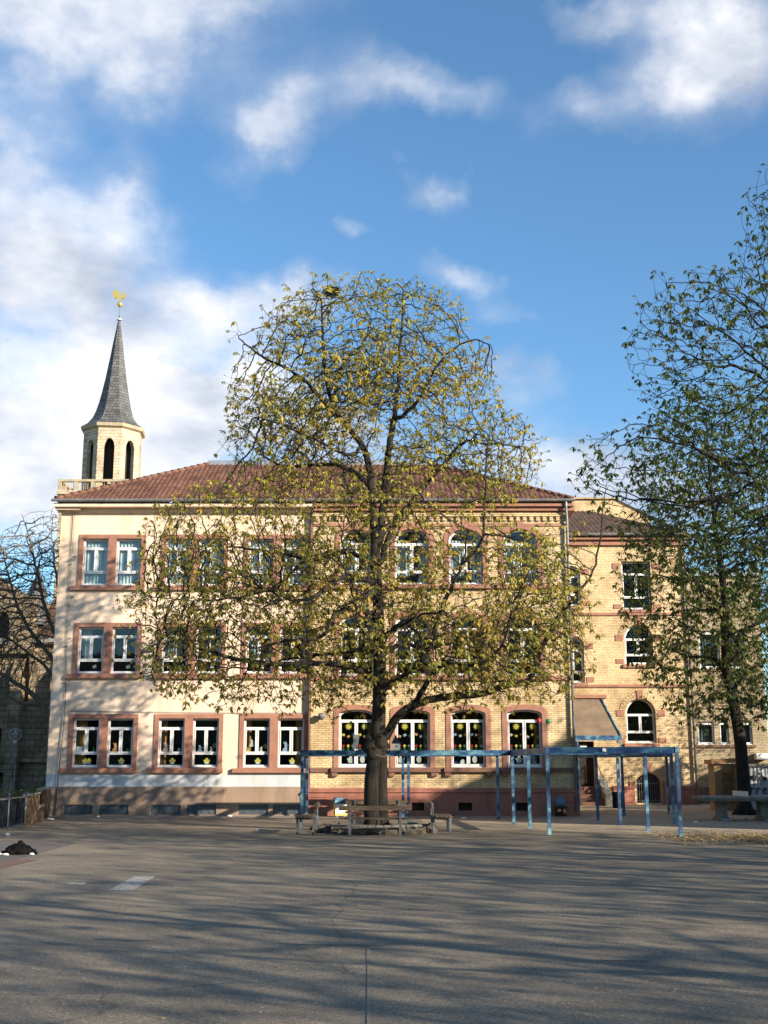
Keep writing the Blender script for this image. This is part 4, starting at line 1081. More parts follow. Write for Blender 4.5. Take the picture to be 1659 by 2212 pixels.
def ellipsoid_pts(rng, c, r, n, shell=.5, zmin=None):
    out = []
    while len(out) < n:
        p = rng.uniform(-1, 1, 3); d = np.linalg.norm(p)
        if d > 1 or rng.random() > shell+(1-shell)*d**2: continue
        q = np.array(c)+p*np.array(r)
        if zmin is not None and q[2] < zmin: continue
        out.append(q)
    return np.array(out)
def shoots(pos, par, rad, has, rng, thin=.011, prob=.35, ln=(.12, .40), curve=.3):
    """short curved end shoots that carry the leaf clusters"""
    n = len(pos); mb = MB(); P = []; D = []
    for i in range(n):
        if rad[i] > thin: continue
        tipn = not has[i]
        if not tipn and rng.random() > prob: continue
        d = pos[i]-pos[par[i]]; d /= np.linalg.norm(d)+1e-9
        if not tipn: d = d*.4+rng.normal(0, .6, 3); d[2] += .25
        else: d = d*.8+rng.normal(0, .3, 3); d[2] += .15
        d /= np.linalg.norm(d)+1e-9; L_ = rng.uniform(*ln)
        a = pos[i]; m_ = a+d*L_*.5+np.array([0, 0, -curve*.12*L_*2]); e_ = a+d*L_+np.array([0, 0, .10*L_])
        mb.tube([Vector(a), Vector(m_), Vector(e_)], [.0055, .0048, .0045], 3, 0, cap=False)
        P.append(e_); D.append(d)
    return mb, np.array(P), np.array(D)
def pt(px, py, Y): v = at(px, py, Y); return (v.x, v.y, v.z)

# ---- the big chestnut in the middle
TX, TYc = -0.20, 32.2
big = thing('chestnut_tree', (TX, TYc, .1), 'tall spreading chestnut with yellow green leaves and thick twin trunk above the benches', 'tree', 'chestnut trees in the school yard')
Y0 = TYc
def pl(lst): return [pt(x, y, Y0+dy) for x, y, dy in lst]
trunkA = [(TX-.10, Y0, .05), (TX-.12, Y0, .8), (TX-.10, Y0, 1.6)] + pl([(812, 1640, 0), (818, 1560, 0), (821, 1450, 0), (818, 1330, 0), (812, 1200, 0), (806, 1100, 0), (797, 1000, 0), (783, 960, -.1), (757, 930, -.2), (723, 890, -.4), (703, 820, -.5), (698, 740, -.6), (694, 650, -.5)])
limbs = [
    (trunkA, .21, .02),
    (pl([(818, 1180, 0), (828, 1090, .1), (836, 1000, .2), (848, 920, .3), (859, 850, .3), (864, 760, .4), (868, 690, .4), (872, 625, .4)]), .14, .012),
    (pl([(820, 1260, 0), (784, 1252, -.3), (746, 1243, -.7), (709, 1262, -1.1), (681, 1292, -1.5), (640, 1300, -2.0), (590, 1280, -2.4)]), .085, .02),
    (pl([(820, 1350, 0), (795, 1320, -.3), (765, 1314, -.5), (735, 1318, -.8), (714, 1340, -1.0), (704, 1368, -1.3), (676, 1384, -1.6), (630, 1380, -2.0), (560, 1400, -2.4)]), .11, .02),
    (pl([(822, 1480, 0), (784, 1452, -.4), (746, 1438, -.9), (681, 1433, -1.3), (610, 1436, -1.5), (520, 1428, -1.6), (430, 1400, -1.5), (350, 1370, -1.4)]), .10, .018),
    (pl([(820, 1400, 0), (850, 1352, -.3), (880, 1348, -.6), (905, 1370, -.9), (930, 1385, -1.4)]), .06, .018),
    (pl([(822, 1490, 0), (850, 1473, -.2), (896, 1444, -.4), (930, 1392, -.6), (948, 1330, -.8), (962, 1300, -.9), (978, 1262, -1.0), (1000, 1218, -1.1), (1010, 1150, -1.2)]), .105, .018),
    (pl([(826, 1600, 0), (842, 1575, .1), (860, 1547, .2), (892, 1524, .3), (925, 1510, .4), (985, 1503, .6), (1045, 1500, .7), (1100, 1475, .7), (1140, 1480, .8), (1160, 1425, .7), (1202, 1336, .6), (1258, 1272, .5), (1285, 1230, .5), (1300, 1150, .4), (1302, 1090, .3)]), .135, .012),
    (pl([(892, 1524, .3), (940, 1450, 0), (962, 1425, -.4), (985, 1440, -.7), (1050, 1431, -1.0), (1088, 1393, -1.2), (1095, 1360, -1.3), (1110, 1300, -1.4)]), .07, .015),
    (pl([(806, 1060, 0), (780, 1030, .5), (748, 1010, .8), (714, 1002, 1.1), (667, 1006, 1.4), (610, 1010, 1.7), (560, 980, 1.9)]), .085, .018),
    (pl([(723, 900, -.4), (684, 852, -.8), (655, 818, -1.0), (625, 797, -1.2), (570, 775, -1.4), (522, 737, -1.5), (512, 722, -1.5)]), .06, .010),
    (pl([(720, 870, -.4), (727, 826, 0), (736, 797, .3), (757, 763, .5), (787, 746, .8), (800, 690, 1.0)]), .055, .012),
    (pl([(850, 910, .3), (880, 890, .2), (906, 865, 0), (924, 827, -.2), (954, 771, -.5), (1018, 729, -.8), (1060, 745, -.9)]), .06, .010),
    (pl([(818, 1220, 0), (850, 1130, .3), (900, 1070, .6), (949, 1015, .9), (984, 972, 1.0), (1005, 950, 1.0), (1027, 956, 1.0), (1080, 960, 1.1), (1130, 965, 1.1)]), .085, .012),
    (pl([(1000, 1218, -1.1), (1040, 1180, -1.2), (1048, 1121, -1.3), (1048, 1014, -1.4), (1055, 940, -1.4)]), .04, .012),
    (pl([(820, 1240, 0), (780, 1200, .7), (740, 1190, 1.3), (690, 1210, 1.9), (620, 1200, 2.4), (520, 1180, 2.8), (430, 1180, 3.0)]), .075, .015),
    (pl([(822, 1420, 0), (800, 1400, 1.0), (740, 1410, 1.9), (650, 1420, 2.6), (540, 1440, 3.2)]), .075, .015),
    (pl([(822, 1420, 0), (860, 1390, 1.2), (930, 1400, 2.2), (1010, 1380, 3.0), (1090, 1350, 3.4)]), .07, .015),
    (pl([(820, 1300, 0), (810, 1270, -1.4), (790, 1290, -2.6), (760, 1300, -3.6)]), .06, .015),
    (pl([(820, 1380, 0), (870, 1350, -1.4), (900, 1330, -2.6), (960, 1320, -3.6)]), .06, .015),
    (pl([(784, 960, -.1), (757, 990, -.9), (700, 960, -1.5), (640, 930, -1.9), (560, 900, -2.0)]), .05, .012),
    (pl([(660, 1205, 1.9), (600, 1270, 1.0), (520, 1290, .4), (430, 1300, 0), (330, 1290, -.3)]), .045, .012),
]
rg = np.random.default_rng(5)
def E(px, py, rx, ry, dy=0, ryy=None, n=1000, shell=.45):
    c = at(px, py, Y0+dy); k = (0.9776*(Y0+dy)+(c.z-EYE)*.21)/FPX
    q = ellipsoid_pts(rg, c, (rx*k, ryy if ryy else rx*k*.85, ry*k/.98), n, shell, zmin=2.8)
    lim = 3.45+.45*np.sin(q[:, 0]*1.9+1)*np.cos(q[:, 1]*1.3)+.25*np.sin(q[:, 0]*5.1)
    return q[q[:, 2] > lim]
att = np.concatenate([
    E(700, 800, 165, 185, -.2, 2.5, 2500), E(868, 800, 170, 190, .3, 2.6, 2500), E(785, 740, 120, 135, 0, 2.0, 900), E(990, 840, 85, 110, 0, 1.3, 420), E(570, 860, 80, 120, 0, 1.6, 560), E(800, 900, 270, 130, 0, 3.0, 1900), E(740, 960, 255, 140, 0, 3.0, 2300), E(700, 1180, 400, 150, 0, 4.2, 4300), E(640, 1370, 385, 195, 0, 4.4, 5900),
    E(1060, 990, 115, 110, .8, 1.4, 1150), E(1060, 1330, 190, 200, .2, 3.4, 3700), E(430, 1290, 175, 150, 0, 2.5, 1700), E(1180, 1330, 110, 190, .4, 1.6, 1000), E(860, 1460, 330, 110, 0, 4.0, 1800)])
def carve(P, rng, nv, r0, r1, keep, c, rr):
    """open irregular gaps so that the crown is clumpy and its outline ragged"""
    m = np.ones(len(P), bool)
    q = rng.normal(0, 1, (nv, 3)); q /= np.linalg.norm(q, axis=1)[:, None]; q = np.array(c)+q*np.array(rr)*rng.uniform(.45, 1.08, (nv, 1))
    for k in range(nv):
        d = np.linalg.norm((P-q[k])*np.array([1, .7, 1.25]), axis=1) < rng.uniform(r0, r1)
        m &= ~(d & (rng.random(len(P)) > keep))
    return P[m]
c1 = at(790, 830, Y0); c2 = at(700, 1290, Y0)
att = carve(att, rg, 56, .3, .85, .1, c1, (3.7, 3.2, 3.1)); att = carve(att, rg, 170, .35, .9, .1, c2, (6.3, 4.4, 3.5))
pos, par, rad, has = grow_tree(limbs, att, step=.14, di=2.0, dk=.17, seed=3, maxn=90000, wig=.3, up=.03, tip=.0072, e=2.5)
print('big tree nodes', len(pos))
tk, tw_ = tree_meshes(pos, par, rad)
# second half of the fused trunk, root flare and burr
tk.tube([(TX+.17, Y0+.02, 0), (TX+.155, Y0, .5), (TX+.14, Y0, 1.1), (TX+.13, Y0, 1.9), (TX+.06, Y0, 2.5), (TX+.02, Y0, 3.0)], [.20, .165, .155, .16, .155, .11], 12)
tk.tube([(TX-.15, Y0, 0), (TX-.13, Y0, .35), (TX-.12, Y0, .8)], [.235, .20, .19], 12)
for a in range(9):
    an = a*.7; tk.tube([(TX+math.cos(an)*.48, Y0+math.sin(an)*.42, .02), (TX+math.cos(an)*.25, Y0+math.sin(an)*.22, .16), (TX+math.cos(an)*.13, Y0+math.sin(an)*.1, .55)], [.03, .06, .05], 7)
for q, (dx, dz, r_) in enumerate(((-.17, 2.22, .2), (.12, 2.25, .22), (-.05, 2.05, .24), (.05, 2.5, .2), (-.2, 2.4, .13))): tk.blob((TX+dx, Y0-.06, dz), (r_, r_*.9, r_*1.1), q, 10, 7, .14)
o = tk.build('trunk', M['bark'], big)
sh, P, D = shoots(pos, par, rad, has, rg, .0145, .42)
# thin the leaf clusters on the upper right hand side a little, as young leaves are still small up there
lv, lf = leaf_geo(P, D, rg, 6, .072, .135, .38)
tw_.v += sh.v; n0 = len(tw_.v)-len(sh.v); tw_.f += [tuple(i+n0 for i in f) for f in sh.f]
combine('crown', tw_, lv, lf, [M['bark'], M['leaf_young']], big)


# ---- generic chestnuts (right side of the picture and outside it)
def chestnut(seed, H, trunk_r, crown, limbs_n, natt, leafmat, step=.2, dk=.3, zmin=3.2, fork=4.0, leaves=True, lsz=(.09, .16), prob=.5, lean=(0, 0), tip=.0062, bark='bark', di=2.2):
    r = np.random.default_rng(seed)
    top = H*.86
    tr = [(0, 0, 0), (.02, 0, 1.2)] + [(lean[0]*t+r.normal(0, .12), lean[1]*t+r.normal(0, .12), fork*.7+(top-fork*.7)*t) for t in np.linspace(0, 1, 6)]
    lb = [(tr, trunk_r, .02)]
    for k in range(limbs_n):
        z = fork+(top*.8-fork)*k/limbs_n; a = k*2.4+r.uniform(-.3, .3); c, rr = crown[k % len(crown)][:2]
        R_ = max(crown[0][1][0], 1.5)*r.uniform(.65, .9)*(1-.35*k/limbs_n)
        fz = np.interp(z, [p[2] for p in tr], [0]*len(tr))
        p0 = (np.interp(z, [p[2] for p in tr], [p[0] for p in tr]), np.interp(z, [p[2] for p in tr], [p[1] for p in tr]), z)
        path = [p0]
        for t in (.3, .6, 1.0): path.append((p0[0]+math.cos(a)*R_*t+r.normal(0, .25), p0[1]+math.sin(a)*R_*t+r.normal(0, .25), z+R_*(.55*t-.15*t*t)+r.normal(0, .3)))
        lb.append((path, trunk_r*(.42-.2*k/limbs_n), .016))
    A = np.concatenate([ellipsoid_pts(r, c, rr, int(natt*fr), .45, zmin) for c, rr, fr in crown])
    for c, rr, fr in crown: A = carve(A, r, int(80*fr), .4, 1.0, .08, c, rr)
    pos, par, rad, has = grow_tree(lb, A, step=step, di=di, dk=dk, seed=seed, maxn=80000, wig=.27, up=.03, tip=tip, e=2.5)
    tk, tw_ = tree_meshes(pos, par, rad)
    for a in range(7): an = a*.9; tk.tube([(math.cos(an)*trunk_r*1.7, math.sin(an)*trunk_r*1.7, -.02), (math.cos(an)*trunk_r*.9, math.sin(an)*trunk_r*.9, .2), (math.cos(an)*trunk_r*.5, math.sin(an)*trunk_r*.5, .6)], [.06, .09, .06], 6)
    if leaves:
        sh, P, D = shoots(pos, par, rad, has, r, .0125, prob)
        lv, lf = leaf_geo(P, D, r, 5, lsz[0], lsz[1], .42)
        n0 = len(tw_.v); tw_.v += sh.v; tw_.f += [tuple(i+n0 for i in f) for f in sh.f]
    else: lv, lf = np.zeros((0, 3)), np.zeros((0, 4), int)
    return tk, tw_, lv, lf
def place_tree(name, loc, parts, mats, label, cat='tree', group=None, rz=0):
    t = thing(name, loc, label, cat, group, rz)
    tk, tw_, lv, lf = parts
    o = Vector(loc)
    ORI[t.name] = Vector((0, 0, 0))
    tk.build('trunk', mats[0], t); combine('crown', tw_, lv, lf, mats, t)
    return t
# right hand tree with its trunk in view
RXt, RYt = 12.84, 43.3
partsR = chestnut(21, 17.0, .25, [((-.1, 0, 8.6), (4.0, 4.0, 4.9), .52), ((-.2, -.3, 5.2), (3.5, 3.2, 2.2), .28), ((.3, 0, 12.5), (3.8, 3.6, 3.6), .25)], 18, 11500, 'leaf_green', .18, .24, 2.9, 4.4, lsz=(.11, .19), prob=.55, lean=(-.6, 0))
place_tree('chestnut_tree', (RXt, RYt, 0), partsR, [M['bark'], M['leaf_green']], 'dense green chestnut with a dark trunk behind the concrete table on the right', group='chestnut trees in the school yard')
# nearer tree whose trunk stands just outside the frame on the right
partsN = chestnut(33, 19.5, .32, [((-1.4, 0, 11.4), (5.2, 4.2, 5.2), .42), ((-.7, 0, 16.6), (3.2, 3.0, 3.0), .17), ((-2.4, -.3, 8.8), (5.0, 3.4, 2.8), .28), ((-5.6, 0, 9.8), (3.1, 2.2, 1.7), .19), ((-4.6, 0, 13.2), (2.6, 2.2, 2.2), .14)], 24, 10500, 'leaf_green', .18, .25, 6.3, 6.8, lsz=(.09, .16), prob=.36, lean=(-.5, 0), tip=.0075)
nearT = place_tree('chestnut_tree', (9.3, 20.3, 0), partsN, [M['bark'], M['leaf_green']], 'tall chestnut whose leafy branches reach in from the right edge against the sky', group='chestnut trees in the school yard')
nearT.scale = (.69, .69, .69)
# trees outside the frame that throw the long shadows over the yard
partsS = chestnut(44, 12.5, .27, [((0, 0, 7.6), (4.4, 4.4, 4.4), .7), ((0, 0, 5.4), (4.0, 4.0, 2.0), .3)], 12, 3000, 'leaf_green', .26, .40, 3.0, 3.4, lsz=(.10, .18), prob=.3, tip=.011)
sh0 = place_tree('yard_tree', (17.5, 13.5, 0), partsS, [M['bark'], M['leaf_young']], 'chestnut outside the picture on the right, first of the row that shades the yard', group='trees beside the yard')
for i, (x, y, s_, a, lab) in enumerate([(24.5, 15.8, 1.22, 1.0, 'second'), (8.8, -3.6, .85, 2.1, 'third'), (27.0, 3.0, 1.1, 3.0, 'fourth'), (19.5, -7.5, 1.0, 4.2, 'fifth'), (11.3, 4.2, .85, 5.0, 'sixth'), (11.5, -9.0, .9, .4, 'seventh'), (31.0, -10, 1.1, 5.6, 'eighth'), (21.5, 1.5, .95, 3.7, 'ninth'), (16.2, 8.8, .8, .9, 'fifteenth'), (17.0, -3.6, .95, 2.9, 'sixteenth'), (6.6, -7.0, .8, 4.6, 'seventeenth'), (26.5, 9.5, 1.0, 5.5, 'eighteenth'), (14.0, -13.0, 1.0, 1.7, 'nineteenth'), (17.8, 31.2, .8, 2.2, 'twentieth'), (20.8, 40.2, .56, 1.0, 'small tenth'), (21.3, 43.6, .6, 2.0, 'small eleventh'), (20.6, 47.0, .55, 3.3, 'small twelfth'), (21.6, 37.2, .6, 4.1, 'small thirteenth'), (20.4, 50.4, .62, 5.1, 'small fourteenth')]):
    c = copy_tree(sh0); c.location = (x, y, 0); c.rotation_euler = (0, 0, a); c.scale = (s_, s_, s_)
    c['label'] = 'chestnut outside the picture, %s of the row that shades the yard' % lab
# bare tree behind the left corner of the school
partsL = None
r = np.random.default_rng(9)
bx, by = -13.35, 49.0
lbL = [([(0, 0, 0), (.05, 0, 2), (.1, 0, 3.6), (.25, 0, 5.2), (.3, 0, 7.2), (.2, 0, 9.2)], .30, .03)]
def lp(lst): return [tuple(np.array(pt(x, y, by+dy))-np.array((bx, by, 0))) for x, y, dy in lst]
lbL += [(lp([(125, 1565, 0), (100, 1540, -.2), (75, 1500, -.3), (40, 1480, -.4), (0, 1450, -.5), (-60, 1420, -.6)]), .13, .04),
        (lp([(88, 1525, -.2), (50, 1522, -.6), (10, 1500, -.9), (-40, 1480, -1.0)]), .07, .03),
        (lp([(130, 1450, 0), (105, 1410, .2), (70, 1370, .4), (40, 1320, .5), (20, 1250, .5), (5, 1190, .5)]), .10, .02),
        (lp([(130, 1480, 0), (100, 1440, .8), (60, 1410, 1.4), (10, 1370, 1.8)]), .08, .02),
        (lp([(140, 1420, 0), (120, 1370, -.3), (95, 1310, -.5), (80, 1230, -.6), (60, 1150, -.6), (48, 1110, -.6)]), .09, .012),
        (lp([(140, 1400, 0), (135, 1330, .4), (120, 1240, .6), (112, 1150, .6), (112, 1100, .5)]), .07, .012)]
cL = []
for (x, y, rx, ry, n_) in ((40, 1290, 120, 160, 1500), (-60, 1330, 170, 200, 1200), (110, 1210, 50, 110, 500), (20, 1420, 130, 90, 500)):
    v = at(x, y, by); k = (.9776*by)/FPX; cL.append(ellipsoid_pts(r, (v.x-bx, 0, v.z), (rx*k, 2.8, ry*k), n_*3, .5))
pos, par, rad, has = grow_tree(lbL, np.concatenate(cL), step=.2, di=2.2, dk=.17, seed=4, wig=.2, up=.22, tip=.0095, e=2.4)
tkL, twL = tree_meshes(pos, par, rad)
place_tree('bare_tree', (bx, by, 0), (tkL, twL, np.zeros((0, 3)), np.zeros((0, 4), int)), [M['bark_grey'], M['bark_grey']], 'leafless tree spreading in front of the church beside the left corner of the school', 'tree')
# bare shrub at its foot
r = np.random.default_rng(19); sv = at(85, 1715, 45)
lbS = [([(0, 0, 0), (0, 0, .3)], .03, .015)] + [([(0, 0, .1), (r.uniform(-.3, .3), 0, .7), (r.uniform(-.7, .7), 0, 1.4)], .015, .006) for _ in range(6)]
pos, par, rad, has = grow_tree(lbS, ellipsoid_pts(r, (0, 0, 1.2), (1.1, .7, .9), 260, .5), step=.1, di=1.5, dk=.16, seed=4, wig=.2, up=.2, tip=.004, e=2.4)
a_, b__ = tree_meshes(pos, par, rad); sP = pos[~has]; lv, lf = leaf_geo(sP[:40], np.zeros((len(sP[:40]), 3)), r, 4, .04, .08, .5)
place_tree('shrub', (sv.x, 45, 0), (a_, b__, lv, lf), [M['bark_grey'], M['leaf_grass']], 'thin nearly bare shrub behind the low brick wall', 'shrub')

# ---- building outside the frame to the right that shades the right hand side
side = thing('neighbour_building', (30, 26, 0), 'tall plain building outside the picture on the right that shades the entrance corner', 'building')
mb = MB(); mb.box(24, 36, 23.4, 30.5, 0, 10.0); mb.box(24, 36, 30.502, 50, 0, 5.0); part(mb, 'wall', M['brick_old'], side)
mb = MB(); mb.box(23.8, 36.3, 23.2, 30.7, 10.0, 10.2); mb.box(23.8, 36.3, 30.8, 50.3, 5.0, 5.2); part(mb, 'roof', M['tile_dark'], side)
mb = MB()
for z in (1.5, 5, 8):
    for k in range(8):
        y = 24.2+k*3.1
        if y > 29 and z > 5: continue
        mb.box(23.95, 23.998, y, y+1.2, z, z+1.6)
part(mb, 'window', M['void'], side)

back = thing('unseen_rear_building', (0, -30, 0), 'long unseen building added behind the viewer to darken the window reflections', 'building')  # unseen block, added so the school windows reflect something dark
mb = MB(); mb.box(-60, 34, -44, -30, 0, 10.5); part(mb, 'wall', M['brick_old'], back)
mb = MB(); mb.add([(-61, -29.4, 10.5), (35, -29.4, 10.5), (28, -37, 13), (-54, -37, 13), (-61, -44.6, 10.5), (35, -44.6, 10.5)], [(0, 1, 2, 3), (3, 2, 5, 4), (0, 3, 4), (1, 5, 2)]); part(mb, 'roof', M['tile_dark'], back)
for z in (1.6, 5.6):
    for k in range(20):
        mb = MB(); mb.box(-57+k*4.6, -55+k*4.6, -29.998, -29.94, z, z+2.1); part(mb, 'window', M['void'], back)
# ================================================================== BLUE FRAME
HB = 2.17; HT = .145
perg = thing('walkway_frame', (2.5, 36.5, 0), 'open walkway frame of mottled blue steel posts and beams before the school entrance', 'frame')
def P_(px, py): v = gnd(px, py); return (v.x, v.y)
F1, FR = P_(1187, 1803), P_(1471, 1808)
Lrow = [F1, P_(1145, 1790), P_(1110, 1781), (3.72, 39.6)]
Rrow = [FR, P_(1400, 1795), P_(1340, 1783), P_(1292, 1773.6)]
Hf = [(-2.47, 36.5), (.74, 36.6), (3.93, 36.6)]
Hb = [(-2.52, 39.6), (.62, 39.6)]
Bk = [P_(1457, 1780.5), P_(1445, 1759), P_(1348, 1762), P_(1250, 1751.5)]
posts = Lrow + Rrow + Hf[:2] + Hb + Bk
for i, (x, y) in enumerate(posts):
    mb = MB(); mb.box(x-.043, x+.043, y-.043, y+.043, 0, HB-HT-.002); mb.box(x-.07, x+.07, y-.07, y+.07, 0.004, .014); part(mb, 'post', M['bluepaint'], perg)
def bm(a, b, z=HB-HT/2, w_=.10, ext=.0, h=HT):
    a = Vector((a[0], a[1], z)); b = Vector((b[0], b[1], z)); d = (b-a).normalized()
    mb = MB(); mb.beam(a-d*ext, b+d*ext, w_, h); mb.beam(a-d*ext-Vector((0, 0, h/2+.004)), b+d*ext-Vector((0, 0, h/2+.004)), w_+.05, .008); part(mb, 'beam', M['bluepaint'], perg)
bm(Hf[0], Hf[1], ext=.05); bm((Hf[1][0]+.06, Hf[1][1]), (3.86, 36.6))
bm(Hb[0], Hb[1], z=HB-HT/2-.003, ext=.05); bm((Hb[1][0]+.06, Hb[1][1]), (3.64, 39.6), z=HB-HT/2-.003)
for x in (-2.5, -.9, .68, 2.3): bm((x, 36.67), (x, 39.53), z=HB-HT/2-.006)
bm(Lrow[0], Lrow[3], z=HB-HT/2+.003, ext=.05); bm((F1[0]+.06, F1[1]), (FR[0]-.06, FR[1]), z=HB-HT/2)
bm(FR, Rrow[3], z=HB-HT/2+.003, ext=.05)
for i in (1, 2, 3): bm((Lrow[i][0]+.06, Lrow[i][1]), (Rrow[i][0]-.06, Rrow[i][1]), z=HB-HT/2-.004, h=.1)
bm((Rrow[2][0]+.06, Rrow[2][1]), Bk[0], z=HB-HT/2-.004); bm(Bk[0], Bk[1], z=HB-HT/2+.002); bm(Bk[1], Bk[3], z=HB-HT/2-.002); bm(Rrow[3], Bk[2], z=HB-HT/2-.005); bm((Bk[2][0], Bk[2][1]+.06), Bk[3], z=HB-HT/2-.008)
for (px, py) in ((1310, 1620), (1432, 1622)):
    v = at(px, py, 30.3 if px < 1400 else 29.98); t_ = (v.x-F1[0])/(FR[0]-F1[0]); yb = F1[1]+(FR[1]-F1[1])*t_-.055
    mb = MB(); s_ = .07 if px < 1400 else .035; mb.box(-s_, s_, -.003, 0, -.04, .04, M4=Matrix.Translation((v.x, yb, v.z)) @ Matrix.Rotation(.2 if px < 1400 else 0, 4, 'Y')); part(mb, 'sticker', M['paper'], perg)

# ================================================================== TREE BED, BENCHES
bed = thing('tree_bed', (TX, Y0, 0), 'low round bed edged with rough stones around the foot of the big tree', 'planting bed')
mb = MB(); mb.lathe([(1.45, 0), (1.4, .10), (1.1, .16), (.6, .19), (.01, .2)], (TX, Y0, 0), 28)
for i in range(len(mb.v)):
    x, y, z = mb.v[i]; mb.v[i] = (x, y, z+.02*math.sin(x*7+1)*math.cos(y*9) if z > .01 else z)
part(mb, 'soil', M['soil'], bed)
for k in range(24):
    a = 2*PI*k/24+random.uniform(-.07, .07); rr = 1.45+random.uniform(-.1, .1); mb = MB()
    mb.blob((TX+rr*math.cos(a), Y0+rr*math.sin(a), .04), (random.uniform(.13, .26), random.uniform(.11, .2), random.uniform(.08, .16)), k, 7, 5, .32)
    mb.sm = [False]*len(mb.sm)
    part(mb, 'kerb_stone', M['rock'], bed)
# concrete lip on the near side
mb = MB(); n = 14
for k in range(n):
    a0 = PI*1.18+PI*.64*k/n; a1 = PI*1.18+PI*.64*(k+1)/n-.01
    p = Vector((TX+1.36*math.cos(a0), Y0+1.36*math.sin(a0), .21)); q = Vector((TX+1.36*math.cos(a1), Y0+1.36*math.sin(a1), .21)); mb.beam(p, q, .16, .05)
part(mb, 'kerb', M['concrete'], bed)

def make_bench():
    t = thing('park_bench', (0, 0, 0), '', 'bench', 'benches around the big tree')
    Lb = 1.78
    for k in range(4):
        mb = MB(); y = -.20+.11*k; mb.box(-Lb/2, Lb/2, y-.045, y+.045, .42, .455); mb.build('seat_slat', M['wood'], t)
    mb = MB(); mb.box(-Lb/2, -.03, .262, .295, .64, .75); mb.box(-.02, Lb/2, .262, .295, .64, .75); mb.build('backrest', M['wood'], t)
    for sx in (-.62, .62):
        for y0_, y1_, nm in ((-.2, -.2, 'leg'), (.2, .24, 'leg')):
            mb = MB(); mb.beam((sx, y0_, 0), (sx, y1_, .42), .06, .06, up=(0, 1, 0)); mb.build(nm, M['iron'], t)
        mb = MB(); mb.beam((sx, -.25, .395), (sx, .25, .395), .05, .045); mb.build('seat_bearer', M['iron'], t)
        mb = MB(); mb.beam((sx, .235, .41), (sx, .245, .78), .06, .03, up=(0, 1, 0)); mb.build('back_post', M['iron'], t)
    return t
b0 = make_bench()
bspec = [(-.22, 30.05, PI, 'bench with its back to the viewer in front of the big trunk'),
         (-2.0, 31.6, -PI/2, 'bench seen end on at the left of the tree bed, facing left'),
         (1.50, 31.9, PI/2, 'bench seen end on at the right of the tree bed, facing right'),
         (-.2, 34.1, PI, 'bench partly hidden behind the big trunk, farthest of the four')]
for i, (x, y, rz, lab) in enumerate(bspec):
    t = b0 if i == 0 else copy_tree(b0)
    t.location = (x, y, 0); t['label'] = lab
    # local back is at +y; rotate so the back faces the tree side
    t.rotation_euler = (0, 0, {0: PI, 1: -PI/2, 2: PI/2, 3: 0}[i])
    if i == 0: t.rotation_euler = (0, 0, PI)     # back post towards the camera

# ================================================================== SMALL THINGS
# litter bins by the wall
def litter_bin(loc, lab, tilt=0):
    t = thing('litter_bin', (0, 0, 0), lab, 'bin', 'bins at the school wall')
    mb = MB(); mb.box(-.19, .19, -.17, .17, .05, .44); mb.box(-.15, -.1, -.1, -.05, 0, .05); mb.box(.1, .15, -.1, -.05, 0, .05); mb.box(-.15, -.1, .05, .1, 0, .05); mb.box(.1, .15, .05, .1, 0, .05); mb.build('body', M['paper'], t)
    mb = MB(); mb.box(-.2, -.19, -.18, .18, .05, .46); mb.box(.19, .21, -.18, .18, .05, .5); mb.box(-.19, .19, -.182, -.172, .06, .12); mb.build('edge_strip', M['yellow'], t)
    mb = MB(); mb.plate([(-.22, .45), (.2, .45), (.22, .60), (-.2, .66)], [], -.2, .2); mb.build('hood', M['bluepaint'], t)
    t.location = loc; t.rotation_euler = (0, 0, tilt); return t
v = at(735, 1745, 41.6); litter_bin((v.x, 41.6, 0), 'white and yellow bin with a blue hood at the pink plinth left of the trunk', .2)
t = thing('rubbish_sack', (6.1, 42.0, 0), 'torn blue sack over a dark crate at the foot of the brick corner', 'sack')
mb = MB(); mb.blob((6.1, 42.0, .46), (.21, .17, .2), 5, 12, 8, .16); part(mb, 'sack', simple('faded_blue_sheet', (0.12, 0.22, 0.33), (0.06, 0.12, 0.2), 9, .5, .4), t)
mb = MB(); mb.box(5.92, 6.28, 41.85, 42.15, 0.01, .33); part(mb, 'crate', M['void'], t)
mb = MB(); mb.blob((6.02, 41.8, .2), (.07, .05, .06), 7); mb.blob((6.2, 41.8, .17), (.06, .05, .08), 8); part(mb, 'scrap', M['orange'], t)
t = thing('waste_barrel', (at(1334, 1745, 50).x, 50, 0), 'small dark blue barrel beside the entrance steps', 'barrel')
x = at(1334, 1745, 50).x
mb = MB(); mb.lathe([(.17, .0), (.2, .05), (.2, .3), (.215, .32), (.2, .34), (.2, .62), (.21, .66), (.0, .66)], (x, 50, 0), 18); part(mb, 'body', M['fencemetal'], t)
mb = MB(); mb.tube([(x-.2, 50, .5), (x-.24, 50, .56), (x-.2, 50, .6)], .012, 5); part(mb, 'handle', M['steel'], t)

# concrete table tennis table
tt = thing('table_tennis_table', (11.4, 38.8, 0), 'concrete table tennis table with a pale net plate under the right hand tree', 'table')
mb = MB(); mb.box(10.03, 12.77, 38.05, 39.57, .68, .76); mb.box(10.1, 12.7, 38.12, 39.5, .62, .679); part(mb, 'table_top', M['concrete'], tt)
mb = MB(); mb.box(11.385, 11.415, 38.0, 39.62, .762, .92); part(mb, 'net', M['paper'], tt)
for x in (10.62, 11.95):
    mb = MB()
    mb.plate([(38.2, 0), (39.4, 0), (39.35, .08), (39.05, .14), (39.0, .5), (39.2, .615), (38.4, .615), (38.6, .5), (38.55, .14), (38.25, .08)], [], x, x+.26)
    mb.v = [(v[1], v[0], v[2]) for v in mb.v]; part(mb, 'leg', M['concrete'], tt)

